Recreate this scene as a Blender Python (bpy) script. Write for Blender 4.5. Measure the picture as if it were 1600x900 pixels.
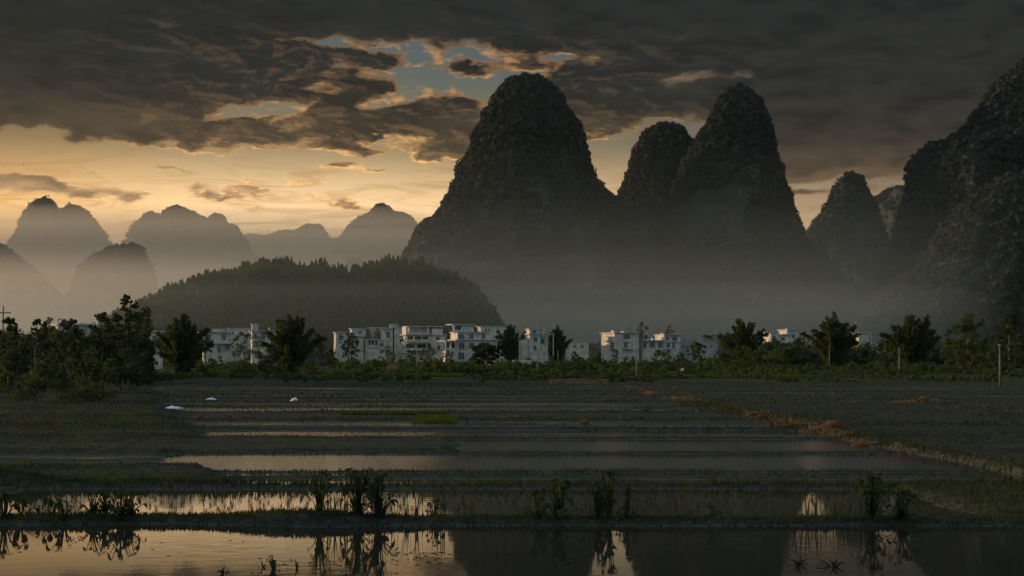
import bpy, bmesh, math, random
import numpy as np
from mathutils import Vector, Matrix

rad = math.radians
scene = bpy.context.scene
for o in list(bpy.data.objects):
    bpy.data.objects.remove(o)
C = scene.collection

# ------------------------------------------------------------------ camera
FPX, CX, CY, HOR, CAMH = 2200.0, 800.0, 450.0, 556.0, 3.0      # in the photograph's 1600 x 900 pixels
PITCH = math.atan((HOR - CY) / FPX)
cam_data = bpy.data.cameras.new('camera')
cam_data.sensor_width = 36.0
cam_data.lens = FPX / 1600.0 * 36.0
cam_data.clip_start = 0.1
cam_data.clip_end = 30000.0
cam = bpy.data.objects.new('camera', cam_data)
C.objects.link(cam)
cam.location = (0, 0, CAMH)
cam.rotation_euler = (rad(90) + PITCH, 0, 0)
scene.camera = cam

# ------------------------------------------------------------------ sky, sun, exposure
SUN_AZ, SUN_EL = -76.0, 6.5          # degrees: azimuth from +Y towards +X, elevation
scene.view_settings.view_transform = 'Standard'
scene.view_settings.look = 'None'
scene.view_settings.gamma = 1.0
scene.view_settings.exposure = 0.5
scene.view_settings.use_curve_mapping = False
scene.render.engine = 'CYCLES'
scene.cycles.use_denoising = True
scene.cycles.use_adaptive_sampling = True
scene.cycles.adaptive_threshold = 0.02
scene.cycles.max_bounces = 6
scene.cycles.diffuse_bounces = 2
scene.cycles.glossy_bounces = 3
scene.cycles.transmission_bounces = 3
scene.cycles.volume_bounces = 0
scene.cycles.transparent_max_bounces = 8
scene.cycles.sample_clamp_indirect = 4.0


class NT:
    """small helper that writes node expressions"""
    def __init__(s, tree):
        s.t = tree
        s.n = tree.nodes
        s.l = tree.links

    def new(s, kind, **kw):
        nd = s.n.new(kind)
        for k, v in kw.items():
            setattr(nd, k, v)
        return nd

    def put(s, sock, v):
        if v is None:
            return
        if hasattr(v, 'links'):
            s.l.new(v, sock)
        else:
            if isinstance(v, (tuple, list)) and len(v) == 3 and sock.type == 'RGBA':
                v = (*v, 1.0)
            sock.default_value = v

    def m(s, op, a, b=None, c=None, clamp=False):
        nd = s.new('ShaderNodeMath', operation=op)
        nd.use_clamp = clamp
        s.put(nd.inputs[0], a); s.put(nd.inputs[1], b); s.put(nd.inputs[2], c)
        return nd.outputs[0]

    def add(s, a, b): return s.m('ADD', a, b)
    def sub(s, a, b): return s.m('SUBTRACT', a, b)
    def mul(s, a, b): return s.m('MULTIPLY', a, b)
    def div(s, a, b): return s.m('DIVIDE', a, b)

    def sm(s, x, lo, hi, a=0.0, b=1.0):
        nd = s.new('ShaderNodeMapRange', interpolation_type='SMOOTHSTEP')
        for k, v in enumerate((x, lo, hi, a, b)):
            s.put(nd.inputs[k], v)
        return nd.outputs[0]

    def lin(s, x, lo, hi, a=0.0, b=1.0):
        nd = s.new('ShaderNodeMapRange')
        nd.clamp = True
        for k, v in enumerate((x, lo, hi, a, b)):
            s.put(nd.inputs[k], v)
        return nd.outputs[0]

    def xyz(s, x, y, z):
        nd = s.new('ShaderNodeCombineXYZ')
        s.put(nd.inputs[0], x); s.put(nd.inputs[1], y); s.put(nd.inputs[2], z)
        return nd.outputs[0]

    def sep(s, v):
        nd = s.new('ShaderNodeSeparateXYZ')
        s.put(nd.inputs[0], v)
        return nd.outputs

    def noise(s, v, scale, detail=4.0, rough=0.5, dist=0.0, col=False, dim='3D'):
        nd = s.new('ShaderNodeTexNoise', noise_dimensions=dim)
        s.put(nd.inputs['Vector'], v)
        nd.inputs['Scale'].default_value = scale
        nd.inputs['Detail'].default_value = detail
        nd.inputs['Roughness'].default_value = rough
        nd.inputs['Distortion'].default_value = dist
        return nd.outputs['Color' if col else 'Fac']

    def mix(s, f, a, b, blend='MIX'):
        nd = s.new('ShaderNodeMix', data_type='RGBA', blend_type=blend)
        nd.clamp_factor = True
        s.put(nd.inputs[0], f); s.put(nd.inputs[6], a); s.put(nd.inputs[7], b)
        return nd.outputs[2]

    def vadd(s, a, b):
        nd = s.new('ShaderNodeVectorMath', operation='ADD')
        s.put(nd.inputs[0], a); s.put(nd.inputs[1], b)
        return nd.outputs[0]

    def vscale(s, a, f):
        nd = s.new('ShaderNodeVectorMath', operation='SCALE')
        s.put(nd.inputs[0], a); s.put(nd.inputs['Scale'], f)
        return nd.outputs[0]


# where the sky is open or closed: azimuth, elevation, half widths (degrees), tilt, amount
SKY_BLOBS = [
    (-2.2, 11.4, 5.6, 1.5, .10, -2.05),    # the blue break
    (1.4, 12.7, 2.2, .45, -.10, .95),
    (-6.3, 12.0, 2.0, .33, -.05, .80),
    (-1.2, 11.75, 1.9, .26, -.10, 1.30),
    (3.6, 11.2, 2.2, .75, .18, 1.35),
    (-2.6, 9.75, 2.8, .50, .02, 1.00),
    (-10.4, 9.75, 2.8, .42, .10, -1.55),    # small lit gap in the left deck
    (-13.5, 12.9, 1.8, .26, .1, -1.35),
    (-8.5, 12.4, 2.6, .30, .0, -1.25),
    (-6.0, 8.85, 2.2, .20, .0, -1.20),
    (5.2, 8.9, 2.4, 1.0, .0, -1.50),        # paler behind the saddle
    (8.8, 11.2, 2.6, .30, .05, -1.25),
    (-2.7, 8.10, 1.3, .60, .25, 1.35),
    (-5.5, 7.55, 1.8, .18, .0, .95),
    (-19.0, 6.45, 5.0, .42, -.02, 2.05),   # low bars
    (-10.2, 6.72, 3.1, .20, -.02, 1.75),
    (-9.0, 6.35, 3.0, .15, -.09, 1.35),
    (-9.8, 5.75, 1.4, .35, .0, .80),
    (12.5, 6.55, 4.0, .20, .0, 1.20),
    (-14.0, 7.3, 2.2, .15, .0, .95),
]


def build_world():
    w = bpy.data.worlds.new('World')
    scene.world = w
    w.use_nodes = True
    w.cycles.sampling_method = 'MANUAL'
    w.cycles.sample_map_resolution = 512
    k = NT(w.node_tree)
    k.n.clear()
    out = k.new('ShaderNodeOutputWorld')
    bg = k.new('ShaderNodeBackground')
    STR = 0.1
    bg.inputs['Strength'].default_value = STR
    k.l.new(bg.outputs[0], out.inputs[0])
    g = k.new('ShaderNodeTexCoord').outputs['Generated']
    x, y, z = k.sep(g)
    az = k.mul(k.m('ARCTAN2', x, y), 180 / math.pi)
    el = k.mul(k.m('ARCSINE', z), 180 / math.pi)
    # clear evening air: a Nishita sky, warmed by the dusty air close to the horizon
    sky = k.new('ShaderNodeTexSky', sky_type='NISHITA')
    sky.sun_disc = False
    sky.sun_elevation = rad(SUN_EL)
    sky.sun_rotation = rad(SUN_AZ)
    sky.air_density = 1.6
    sky.dust_density = 3.0
    sky.ozone_density = 1.2
    C_ = lambda r, g_, b: (r / STR, g_ / STR, b / STR, 1)
    daz = k.m('ABSOLUTE', k.sub(az, -11.0))
    near = k.sm(daz, 30.0, 3.0)                                  # 1 below the bright part of the evening sky
    glow = k.mix(k.sm(el, 4.0, 9.2), C_(1.45, .97, .50), C_(.24, .165, .080))
    glow = k.mix(k.sm(el, 7.0, 12.5), glow, C_(.045, .072, .083))
    glow = k.mix(k.sm(az, -10.0, -22.0, 0, .75), glow, k.mix(1.0, glow, (.86, .66, .38, 1), 'MULTIPLY'))
    dim = k.mix(k.sm(el, 3.0, 9.0), C_(.42, .26, .14), C_(.060, .066, .068))
    air = k.mix(near, dim, glow)
    # faint high streaks in the bright air
    ci = k.noise(k.xyz(k.mul(az, .16), k.mul(el, 1.15), 0), 1.6, 5, .62, 1.2, False, '2D')
    air = k.mix(k.mul(k.sm(ci, .42, .72), k.sm(el, 9.5, 6.0)), air, k.mix(1.0, air, (.70, .62, .55, 1), 'MULTIPLY'))
    # overhead and behind: blue dusk
    air = k.mix(k.sm(el, 14.0, 40.0), air, C_(.235, .33, .385))
    back = k.sm(k.m('ABSOLUTE', az), 50.0, 110.0)
    air = k.mix(back, air, C_(.235, .32, .365))
    air = k.mix(.15, air, sky.outputs[0])
    # cloud sheet: noise on a level plane seen in perspective
    zz = k.add(k.m('MAXIMUM', z, 0.0), 0.10)
    px_, py_ = k.div(x, zz), k.div(y, zz)
    p = k.xyz(k.mul(px_, 1.15), k.mul(py_, 0.9), 3.7)
    # keep the small breaks of the clouds at one angular size too
    q = k.xyz(k.mul(az, .11), k.mul(el, .30), 0)
    wc = k.noise(q, 2.4, 4, .62, 0, True, '2D')
    wv = k.sep(wc)
    qd = k.vadd(q, k.vscale(wc, .22))
    na = k.noise(k.vadd(p, k.vscale(wc, .35)), 1.25, 3, .58, 0, False, '2D')

    def field(off, oct_):
        b = k.noise(k.vadd(qd, off), 4.0, oct_, .60, 0, False, '2D')
        return k.mul(k.sub(k.add(k.mul(na, .30), k.mul(b, .70)), .5), 5.2)
    n0 = field((0, 0, 0), 7)
    n1 = field((-.02, -.035, 0), 5)                                 # towards the low light: for relief

    azw = k.add(az, k.mul(k.sub(wv[0], .5), 5.5))
    elw = k.add(el, k.mul(k.sub(wv[1], .5), 1.7))

    def blob(a0, e0, ra, re, tilt=0.0):
        da = k.sub(azw, a0)
        de = k.sub(k.sub(elw, e0), k.mul(da, tilt))
        r2 = k.add(k.m('POWER', k.div(da, ra), 2.0), k.m('POWER', k.div(de, re), 2.0))
        return k.m('EXPONENT', k.mul(r2, -1.0))
    # deck: full above a ragged base line, lower to the right
    base = k.add(8.35, k.sm(az, 3.0, 11.0, 0, -1.15))
    cov = k.sm(k.sub(elw, base), -.75, .75, -1.15, 1.35)
    for a0, e0, ra, re, ti, amt in SKY_BLOBS:
        cov = k.add(cov, k.mul(blob(a0, e0, ra, re, ti), amt))
    cov = k.add(cov, k.sm(el, 12.4, 14.2, 0, .45))
    cov = k.add(cov, k.sm(az, 7.0, 14.0, 0, .30))
    d = k.add(n0, cov)
    dens = k.sm(d, -.28, .42)
    relief = k.m('MULTIPLY', k.sub(n0, n1), 2.6, clamp=True)
    # cloud colour: grey body, rims warmed by the low light
    body = k.mix(k.sm(el, 6.3, 8.7), C_(.23, .145, .075), C_(.030, .022, .0145))
    body = k.mix(k.sm(el, 8.2, 11.0), body, C_(.0050, .0062, .0066))
    body = k.mix(k.sm(az, -2.0, 14.0, 0, .72), body, C_(.0075, .0085, .0085))
    body = k.mix(k.sm(n1, -.5, .8), k.mix(1.0, body, (1.9, 1.8, 1.65, 1), 'MULTIPLY'), k.mix(1.0, body, (.82, .82, .82, 1), 'MULTIPLY'))
    body = k.mix(k.sm(el, 15.0, 45.0), body, C_(.205, .275, .31))
    body = k.mix(back, body, C_(.205, .275, .31))
    rimc = k.mix(k.sm(el, 6.5, 11.0), C_(1.0, .54, .17), C_(.44, .23, .085))
    thin = k.sm(d, .70, .0)
    rimf = k.mul(k.add(k.mul(relief, k.add(.10, k.mul(thin, .75))), k.mul(thin, .42)), k.sm(k.m('ABSOLUTE', k.add(az, 4.5)), 15.0, 4.0, .10, 1.0))
    rimf = k.mul(rimf, k.sm(el, 13.4, 12.0, .10, 1.0))
    ccol = k.mix(rimf, body, rimc)
    final = k.mix(k.mul(dens, .96), air, ccol)
    k.l.new(final, bg.inputs['Color'])


build_world()

sun_data = bpy.data.lights.new('sun', 'SUN')
sun_data.energy = 3.2
sun_data.angle = rad(0.6)
sun_data.color = (1.0, .68, .40)
sun = bpy.data.objects.new('sun', sun_data)
C.objects.link(sun)
sd = Vector((math.sin(rad(SUN_AZ)) * math.cos(rad(SUN_EL)), math.cos(rad(SUN_AZ)) * math.cos(rad(SUN_EL)), math.sin(rad(SUN_EL))))
sun.rotation_euler = (-sd).to_track_quat('-Z', 'Y').to_euler()

# ------------------------------------------------------------------ helpers
rnd = random.Random(11)
rng = np.random.default_rng(11)


def at(px, py, D):
    """world point on the sight line of a photograph pixel at the distance y = D"""
    u, v = (px - CX) / FPX, (CY - py) / FPX
    dx, dy, dz = u, math.cos(PITCH) - v * math.sin(PITCH), math.sin(PITCH) + v * math.cos(PITCH)
    t = D / dy
    return Vector((dx * t, D, CAMH + dz * t))


def gx(px, D):
    return at(px, 556, D).x


def tag(o, label=None, cat=None, group=None, kind=None):
    if label: o['label'] = label
    if cat: o['category'] = cat
    if group: o['group'] = group
    if kind: o['kind'] = kind
    return o


def mesh_np(name, verts, faces, mat=None, smooth=False, mats=None, midx=None):
    me = bpy.data.meshes.new(name)
    verts = np.asarray(verts, dtype=np.float32)
    if isinstance(faces, np.ndarray):
        nf, k = faces.shape
        me.vertices.add(len(verts)); me.vertices.foreach_set('co', verts.ravel())
        me.loops.add(nf * k); me.loops.foreach_set('vertex_index', faces.astype(np.int32).ravel())
        me.polygons.add(nf)
        me.polygons.foreach_set('loop_start', np.arange(0, nf * k, k, dtype=np.int32))
        me.polygons.foreach_set('loop_total', np.full(nf, k, dtype=np.int32))
    else:
        me.from_pydata([tuple(map(float, v)) for v in verts], [], faces)
    for m_ in (mats or ([mat] if mat else [])):
        me.materials.append(m_)
    if midx is not None:
        me.polygons.foreach_set('material_index', np.asarray(midx, dtype=np.int32))
    if smooth:
        me.polygons.foreach_set('use_smooth', np.ones(len(me.polygons), dtype=bool))
    me.update(calc_edges=True)
    return me


def obj(name, me, parent=None, loc=None):
    o = bpy.data.objects.new(name, me)
    C.objects.link(o)
    if parent is not None: o.parent = parent
    if loc is not None: o.location = loc
    return o


def empty(name, loc, rz=0.0, s=1.0):
    o = bpy.data.objects.new(name, None)
    C.objects.link(o)
    o.empty_display_size = .5
    o.location = loc
    o.rotation_euler = (0, 0, rz)
    o.scale = (s, s, s)
    return o


class MB:
    """collects boxes and tubes into one mesh"""
    def __init__(s): s.v = []; s.f = []

    def box(s, x0, x1, y0, y1, z0, z1):
        b = len(s.v)
        s.v += [(x, y, z) for z in (z0, z1) for y in (y0, y1) for x in (x0, x1)]
        s.f += [tuple(b + i for i in q) for q in ((0, 2, 3, 1), (4, 5, 7, 6), (0, 1, 5, 4), (2, 6, 7, 3), (0, 4, 6, 2), (1, 3, 7, 5))]
        return s

    def tube(s, pts, rads, n=6):
        pts = [Vector(p) for p in pts]
        b = len(s.v)
        for i, p in enumerate(pts):
            d = (pts[min(i + 1, len(pts) - 1)] - pts[max(i - 1, 0)]).normalized()
            a = d.orthogonal().normalized() if abs(d.z) < .9 else Vector((1, 0, 0)) - d * d.x
            a.normalize(); c = d.cross(a)
            for j in range(n):
                t = 2 * math.pi * j / n
                s.v.append(tuple(p + (a * math.cos(t) + c * math.sin(t)) * rads[i]))
        for i in range(len(pts) - 1):
            for j in range(n):
                s.f.append((b + i * n + j, b + i * n + (j + 1) % n, b + (i + 1) * n + (j + 1) % n, b + (i + 1) * n + j))
        s.f.append(tuple(b + (len(pts) - 1) * n + j for j in range(n)))
        s.f.append(tuple(b + j for j in reversed(range(n))))
        return s

    def mesh(s, name, mat, smooth=False): return mesh_np(name, s.v, s.f, mat, smooth)

    def build(s, name, mat, parent=None, smooth=False): return obj(name, s.mesh(name, mat, smooth), parent)


# numpy value noise, used for shapes only
_perm = rng.random((256, 256)).astype(np.float32)


def vn(x, y):
    x = np.asarray(x, dtype=np.float64); y = np.asarray(y, dtype=np.float64)
    xi = np.floor(x).astype(int); yi = np.floor(y).astype(int)
    fx = x - xi; fy = y - yi
    fx = fx * fx * (3 - 2 * fx); fy = fy * fy * (3 - 2 * fy)
    P = lambda i, j: _perm[i & 255, j & 255]
    return (P(xi, yi) * (1 - fx) + P(xi + 1, yi) * fx) * (1 - fy) + (P(xi, yi + 1) * (1 - fx) + P(xi + 1, yi + 1) * fx) * fy


def fbm(x, y, o=4, g=.5):
    r = 0; a = 1; t = 0
    for i in range(o):
        r = r + a * vn(x * 2 ** i + 17 * i, y * 2 ** i + 31 * i); t += a; a *= g
    return r / t - .5


# ------------------------------------------------------------------ materials
def mat_new(name):
    m = bpy.data.materials.new(name)
    m.use_nodes = True
    k = NT(m.node_tree)
    k.n.clear()
    out = k.new('ShaderNodeOutputMaterial')
    return m, k, out


def plain(name, c1, c2=None, scale=3.0, rough=.8, bump=0.0, detail=4, spec=.3, coords='Object'):
    m, k, out = mat_new(name)
    b = k.new('ShaderNodeBsdfPrincipled')
    b.inputs['Roughness'].default_value = rough
    b.inputs['Specular IOR Level'].default_value = spec
    k.l.new(b.outputs[0], out.inputs[0])
    co = k.new('ShaderNodeTexCoord').outputs[coords]
    if c2:
        n = k.noise(co, scale, detail, .6)
        k.l.new(k.mix(k.sm(n, .35, .65), c1, c2), b.inputs['Base Color'])
        if bump:
            bp = k.new('ShaderNodeBump')
            bp.inputs['Strength'].default_value = bump
            k.l.new(n, bp.inputs['Height'])
            k.l.new(bp.outputs[0], b.inputs['Normal'])
    else:
        b.inputs['Base Color'].default_value = (*c1, 1)
    return m


def leafy(name, c1, c2, scale=.6, trans=.35, tcol=None):
    """foliage: two greens in clumps, some light passing through the leaves"""
    m, k, out = mat_new(name)
    geo = k.new('ShaderNodeNewGeometry')
    oi = k.new('ShaderNodeObjectInfo')
    n = k.noise(geo.outputs['Position'], scale, 2, .6)
    isl = geo.outputs['Random Per Island']
    f = k.add(k.sm(n, .35, .65, 0, .65), k.mul(isl, .35))
    col = k.mix(f, c1, c2)
    col = k.mix(k.mul(oi.outputs['Random'], .35), col, k.mix(1.0, col, (1.25, 1.05, .8, 1), 'MULTIPLY'))
    df = k.new('ShaderNodeBsdfDiffuse'); k.l.new(col, df.inputs['Color'])
    if trans:
        tr = k.new('ShaderNodeBsdfTranslucent')
        k.l.new(k.mix(1.0, col, tcol or (1.5, 1.5, .7, 1), 'MULTIPLY'), tr.inputs['Color'])
        mx = k.new('ShaderNodeMixShader'); mx.inputs[0].default_value = trans
        k.l.new(df.outputs[0], mx.inputs[1]); k.l.new(tr.outputs[0], mx.inputs[2])
        k.l.new(mx.outputs[0], out.inputs[0])
    else:
        k.l.new(df.outputs[0], out.inputs[0])
    return m


M = {}
M['leaf'] = leafy('leaf_broad', (.030, .045, .016), (.070, .095, .030))
M['leaf_dark'] = leafy('leaf_dark', (.030, .042, .026), (.052, .066, .036))
M['bamboo_leaf'] = leafy('bamboo_leaf', (.032, .045, .022), (.062, .078, .034), .5, .35)
M['needle'] = leafy('needle', (.028, .040, .018), (.058, .070, .026), .05, .15)
M['cover'] = leafy('karst_cover', (.025, .031, .027), (.033, .041, .033), .03, .10)
M['grass'] = leafy('grass_blade', (.030, .038, .024), (.060, .066, .038), .8, .3)
M['straw'] = leafy('straw', (.11, .080, .050), (.25, .175, .10), 1.5, .35, (1.3, 1.0, .7, 1))
M['crop'] = leafy('crop_and_lit_green', (.040, .060, .018), (.075, .098, .030), .5, .35)
M['broad'] = leafy('broad_leaf_plant', (.018, .026, .014), (.034, .050, .022), 1.0, .25)
M['bark'] = plain('bark', (.050, .040, .030), (.10, .080, .060), 4, .9, .4)
M['culm'] = plain('bamboo_culm', (.09, .095, .035), (.14, .12, .05), 2, .6)
M['white_wall'] = plain('white_wall', (.62, .565, .49), (.38, .345, .30), .6, .85, .05, 5)
M['cream_wall'] = plain('cream_wall', (.62, .58, .52), (.48, .45, .41), .35, .85, .05, 5)
M['grey_wall'] = plain('grey_wall', (.36, .36, .35), (.26, .26, .26), .4, .9, .1, 5)
M['brick'] = plain('red_brick', (.20, .10, .065), (.30, .17, .11), 2.5, .9, .2, 5)
M['roof'] = plain('roof_tile', (.11, .10, .095), (.17, .15, .14), 1.5, .9, .3)
M['slab'] = plain('concrete_slab', (.34, .33, .32), (.46, .45, .43), .8, .9)
M['frame'] = plain('window_frame', (.30, .30, .30), None, 1, .5)
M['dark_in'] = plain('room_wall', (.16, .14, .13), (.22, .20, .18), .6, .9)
M['glass'] = plain('window_glass', (.035, .040, .045), None, 1, .08, 0, 4, .6)
M['pole'] = plain('pole_concrete', (.10, .09, .08), (.16, .15, .13), 1.5, .9)
M['tarp'] = plain('plastic_sheet', (.62, .64, .66), (.74, .76, .78), 1.2, .35)
M['bird'] = plain('dark_feather', (.04, .035, .03), (.06, .05, .045), 8, .8)
M['egret'] = plain('white_feather', (.78, .77, .74), (.70, .68, .64), 6, .7)
M['tank'] = plain('tank_white', (.62, .63, .64), (.5, .5, .5), 1, .5)
M['blue'] = plain('blue_sheet', (.06, .16, .36), (.08, .2, .42), 1, .6)
M['red'] = plain('red_cloth', (.45, .07, .05), (.5, .1, .07), 1, .7)


def make_rock():
    m, k, out = mat_new('karst_rock')
    b = k.new('ShaderNodeBsdfPrincipled'); b.inputs['Roughness'].default_value = .95
    b.inputs['Specular IOR Level'].default_value = .1
    geo = k.new('ShaderNodeNewGeometry')
    pos = geo.outputs['Position']
    sx = k.sep(pos)
    st = k.xyz(k.mul(sx[0], 1.0), k.mul(sx[1], 1.0), k.mul(sx[2], .30))
    n1 = k.noise(st, .055, 6, .62)
    n2 = k.noise(pos, .16, 5, .65)
    veg = k.mix(k.sm(n2, .35, .65), (.022, .030, .024), (.036, .045, .032))
    rock = k.mix(k.sm(n2, .4, .62), (.040, .039, .036), (.105, .10, .09))
    f = k.sm(n1, .57, .68)
    k.l.new(k.mix(f, veg, rock), b.inputs['Base Color'])
    bp = k.new('ShaderNodeBump'); bp.inputs['Strength'].default_value = .6; bp.inputs['Distance'].default_value = 2.0
    k.l.new(n2, bp.inputs['Height']); k.l.new(bp.outputs[0], b.inputs['Normal'])
    k.l.new(b.outputs[0], out.inputs[0])
    return m


def make_ground():
    m, k, out = mat_new('field_mud')
    b = k.new('ShaderNodeBsdfPrincipled')
    pos = k.new('ShaderNodeNewGeometry').outputs['Position']
    sx = k.sep(pos)
    st = k.xyz(k.mul(sx[0], .35), sx[1], 0)
    n1 = k.noise(st, .35, 5, .6)
    n2 = k.noise(pos, 3.5, 5, .65)
    n3 = k.noise(st, .06, 3, .5)
    mud = k.mix(k.sm(n2, .35, .68), (.032, .030, .028), (.064, .058, .050))
    grs = k.mix(k.sm(n2, .35, .65), (.026, .033, .022), (.052, .060, .036))
    col = k.mix(k.sm(n1, .44, .56), mud, grs)
    far = k.mix(k.sm(n3, .42, .58), (.035, .045, .020), (.060, .058, .034))
    col = k.mix(k.sm(sx[1], 130, 175), col, far)
    k.l.new(col, b.inputs['Base Color'])
    k.l.new(k.sm(sx[2], .02, .10, .5, 1.0), b.inputs['Roughness'])
    k.l.new(k.sm(sx[2], .0, .03, .25, .02), b.inputs['Specular IOR Level'])
    bp = k.new('ShaderNodeBump'); bp.inputs['Strength'].default_value = .8; bp.inputs['Distance'].default_value = .06
    k.l.new(n2, bp.inputs['Height']); k.l.new(bp.outputs[0], b.inputs['Normal'])
    k.l.new(b.outputs[0], out.inputs[0])
    return m


def make_water():
    m, k, out = mat_new('paddy_water')
    b = k.new('ShaderNodeBsdfPrincipled')
    b.inputs['Base Color'].default_value = (.022, .022, .018, 1)
    k.l.new(k.sm(k.sep(k.new('ShaderNodeNewGeometry').outputs['Position'])[1], 31, 46, .03, .16), b.inputs['Roughness'])
    b.inputs['IOR'].default_value = 1.40
    pos = k.new('ShaderNodeNewGeometry').outputs['Position']
    sx = k.sep(pos)
    st = k.xyz(k.mul(sx[0], .55), sx[1], 0)
    n = k.noise(st, 3.2, 3, .55)
    n2 = k.noise(pos, .25, 2, .5)
    bp = k.new('ShaderNodeBump')
    k.l.new(k.sm(n2, .45, .7, .012, .07), bp.inputs['Strength'])
    bp.inputs['Distance'].default_value = .06
    k.l.new(n, bp.inputs['Height']); k.l.new(bp.outputs[0], b.inputs['Normal'])
    k.l.new(b.outputs[0], out.inputs[0])
    return m


M['rock'] = make_rock()
M['ground'] = make_ground()
M['water'] = make_water()

# ------------------------------------------------------------------ the ground, one sheet
PX0 = 12.0                                   # the footpath bund running away from the camera


def path_x(y): return 10.6 + (115 - np.clip(y, 30, 140)) * .028 + .9 * fbm(y * .08, y * 0 + 3.3, 3)
def path2_x(y): return 24.6 + .8 * fbm(y * .07, y * 0 + 9.1, 3)


# cross bunds: distance, half width, height, left end x, right end x
BUNDS = [(25.55, .80, .115, -60, 60), (32.2, .70, .07, -60, 12.6), (34.9, 1.0, .06, -60, 12.6), (36.5, .35, .05, -60, 12.6),
         (43.3, .55, .07, -60, 12.6), (51.0, .6, .08, -60, 60)]
yy = 57.0
_r = random.Random(5)
while yy < 150:
    BUNDS.append((yy, .45 + yy * .004, .09 + _r.random() * .08, -90, 90))
    yy += 4.2 + yy * .034 + _r.random() * 2.2


def ground_z(x, y):
    x = np.asarray(x, float); y = np.asarray(y, float)
    z = np.where(y < 34, -.16, np.where(y < 52.5, -.11, -.03))
    fine = .05 * fbm(x * .9, y * .9, 3) + .05 * fbm(x * .22, y * .9 + 40, 3)
    # mud lying just at the water line between the far bunds
    z = z + np.where(y > 52.5, .10 * fbm(x * .12 + 5, y * .5, 4) + .02, np.where(y > 34, .26, .05) * fbm(x * .15, y * .45, 4)) + fine * .6
    # furrows between 31 and 37 m
    # land on the left of the pools
    le = -8.6 + (y - 40) * -.28 + 3.0 * fbm(y * .16, x * .1 + 2, 4) + .25 * y * .1 * fbm(y * .9, x * .3, 2)
    land = np.clip((le - x) / .8, 0, 1) * np.clip((y - 32.0) / .5, 0, 1)
    land = np.maximum(land, np.clip((x - path_x(y) + .2) / .7, 0, 1) * np.clip((y - 26.5) / .5, 0, 1) * np.clip((100 - y) / 20, 0, 1))
    # pool of the fourth strip starts farther right
    l4 = np.clip((-1.3 - x + 1.0 * fbm(y * .6, x * .3, 2)) / .8, 0, 1) * np.clip((y - 43.6) / .3, 0, 1) * np.clip((52.5 - y) / .6, 0, 1)
    z = z + land * (.17 + .03 * np.sin(y * 6.283 / (.9 + .012 * y))) + l4 * .19 * (1 - np.clip(land, 0, 1))
    # second pool closes on the right
    z = z + .28 * np.clip((x - 8.2 - .8 * fbm(y, x, 2)) / .7, 0, 1) * np.clip((y - 25.6) / .4, 0, 1) * np.clip((32.3 - y) / .4, 0, 1)
    z = z + .24 * np.clip((-10.4 - x) / .7, 0, 1) * np.clip((y - 25.6) / .4, 0, 1) * np.clip((33 - y) / .4, 0, 1)
    bd = np.array([q[0] for q in BUNDS])
    off = np.array([0] * 6 + [((i * 37) % 11) / 11 * .10 - .005 for i in range(len(BUNDS))])
    fi = np.searchsorted(bd, y)
    z = z + np.where(y > 52.5, off[np.minimum(fi, len(off) - 1)] * (.6 + 1.6 * (fbm(x * .05 + fi * 3.3, y * .02, 2) + .25)), 0)
    for i, (d, hw, h, xl, xr) in enumerate(BUNDS):
        c = d + .35 * hw * 2 * fbm(x * .16 + i * 7, x * 0 + i * 3.1, 3)
        hh = h * (1 + .9 * fbm(x * .35 + i, x * 0 + i * 5.7, 4))
        if i == 0:
            hh = hh + .07 * np.exp(-((x + 3.9) / 1.0) ** 2)
        prof = np.exp(-np.abs((y - c) / hw) ** 3)
        ends = np.clip((x - xl) / .6, 0, 1) * np.clip((xr - x) / .6, 0, 1)
        zb = (hh + .035 * fbm(x * 3.5, y * 3.5, 2)) * prof * ends
        z = np.maximum(z, zb - (1 - prof * ends) * .5) + land * prof * .11
    for fx_, y0, y1, hw, h in ((path_x, 33, 140, .45, .16), (path2_x, 52, 130, .5, .14)):
        prof = np.exp(-np.abs((x - fx_(y) - .25 * fbm(y * .6, y * 0 + h, 2)) / hw) ** 3) * np.clip((y - y0) / 2, 0, 1) * np.clip((y1 - y) / 4, 0, 1)
        z = np.maximum(z, (h + .14 * fbm(y * .8, x * .8, 3)) * prof - (1 - prof) * .5)
    # firm ground beyond the paddies, level to the mountains
    t = np.clip((y - 146) / 8, 0, 1)
    z = z * (1 - t) + t * (.22 + .16 * fbm(x * .03, y * .03, 3))
    far = np.clip((y - 600) / 400, 0, 1)
    return z + far * 3.0 * (fbm(x * .004, y * .004, 3))


def build_ground():
    ys = list(np.arange(-60, 14, 6.0)) + [14.0]
    while ys[-1] < 150: ys.append(ys[-1] * 1.0047)
    while ys[-1] < 420: ys.append(ys[-1] * 1.03)
    while ys[-1] < 9500: ys.append(ys[-1] * 1.12)
    ys = np.array(ys)
    inner = np.linspace(-1, 1, 261) * .47
    outer = np.array([.52, .6, .75, 1.0, 1.4, 2.0])
    us = np.concatenate([-outer[::-1], inner, outer])
    w = np.maximum(ys, 15.0)
    X = us[None, :] * w[:, None]
    Y = np.repeat(ys[:, None], len(us), 1)
    Z = ground_z(X, Y)
    V = np.stack([X, Y, Z], -1).reshape(-1, 3)
    nr, nc = X.shape
    i = np.arange(nr - 1)[:, None] * nc + np.arange(nc - 1)[None, :]
    F = np.stack([i, i + 1, i + nc + 1, i + nc], -1).reshape(-1, 4)
    o = obj('ground', mesh_np('ground', V, F, M['ground'], True))
    tag(o, 'dark muddy paddy fields with low bunds running to the village', 'field', None, 'structure')
    return o


build_ground()


def water(x0, x1, y0, y1, label):
    me = mesh_np('paddy_water', [(x0, y0, 0), (x1, y0, 0), (x1, y1, 0), (x0, y1, 0)], np.array([[0, 1, 2, 3]]), M['water'])
    return tag(obj('paddy_water', me), label, 'water', None, 'structure')


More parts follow.
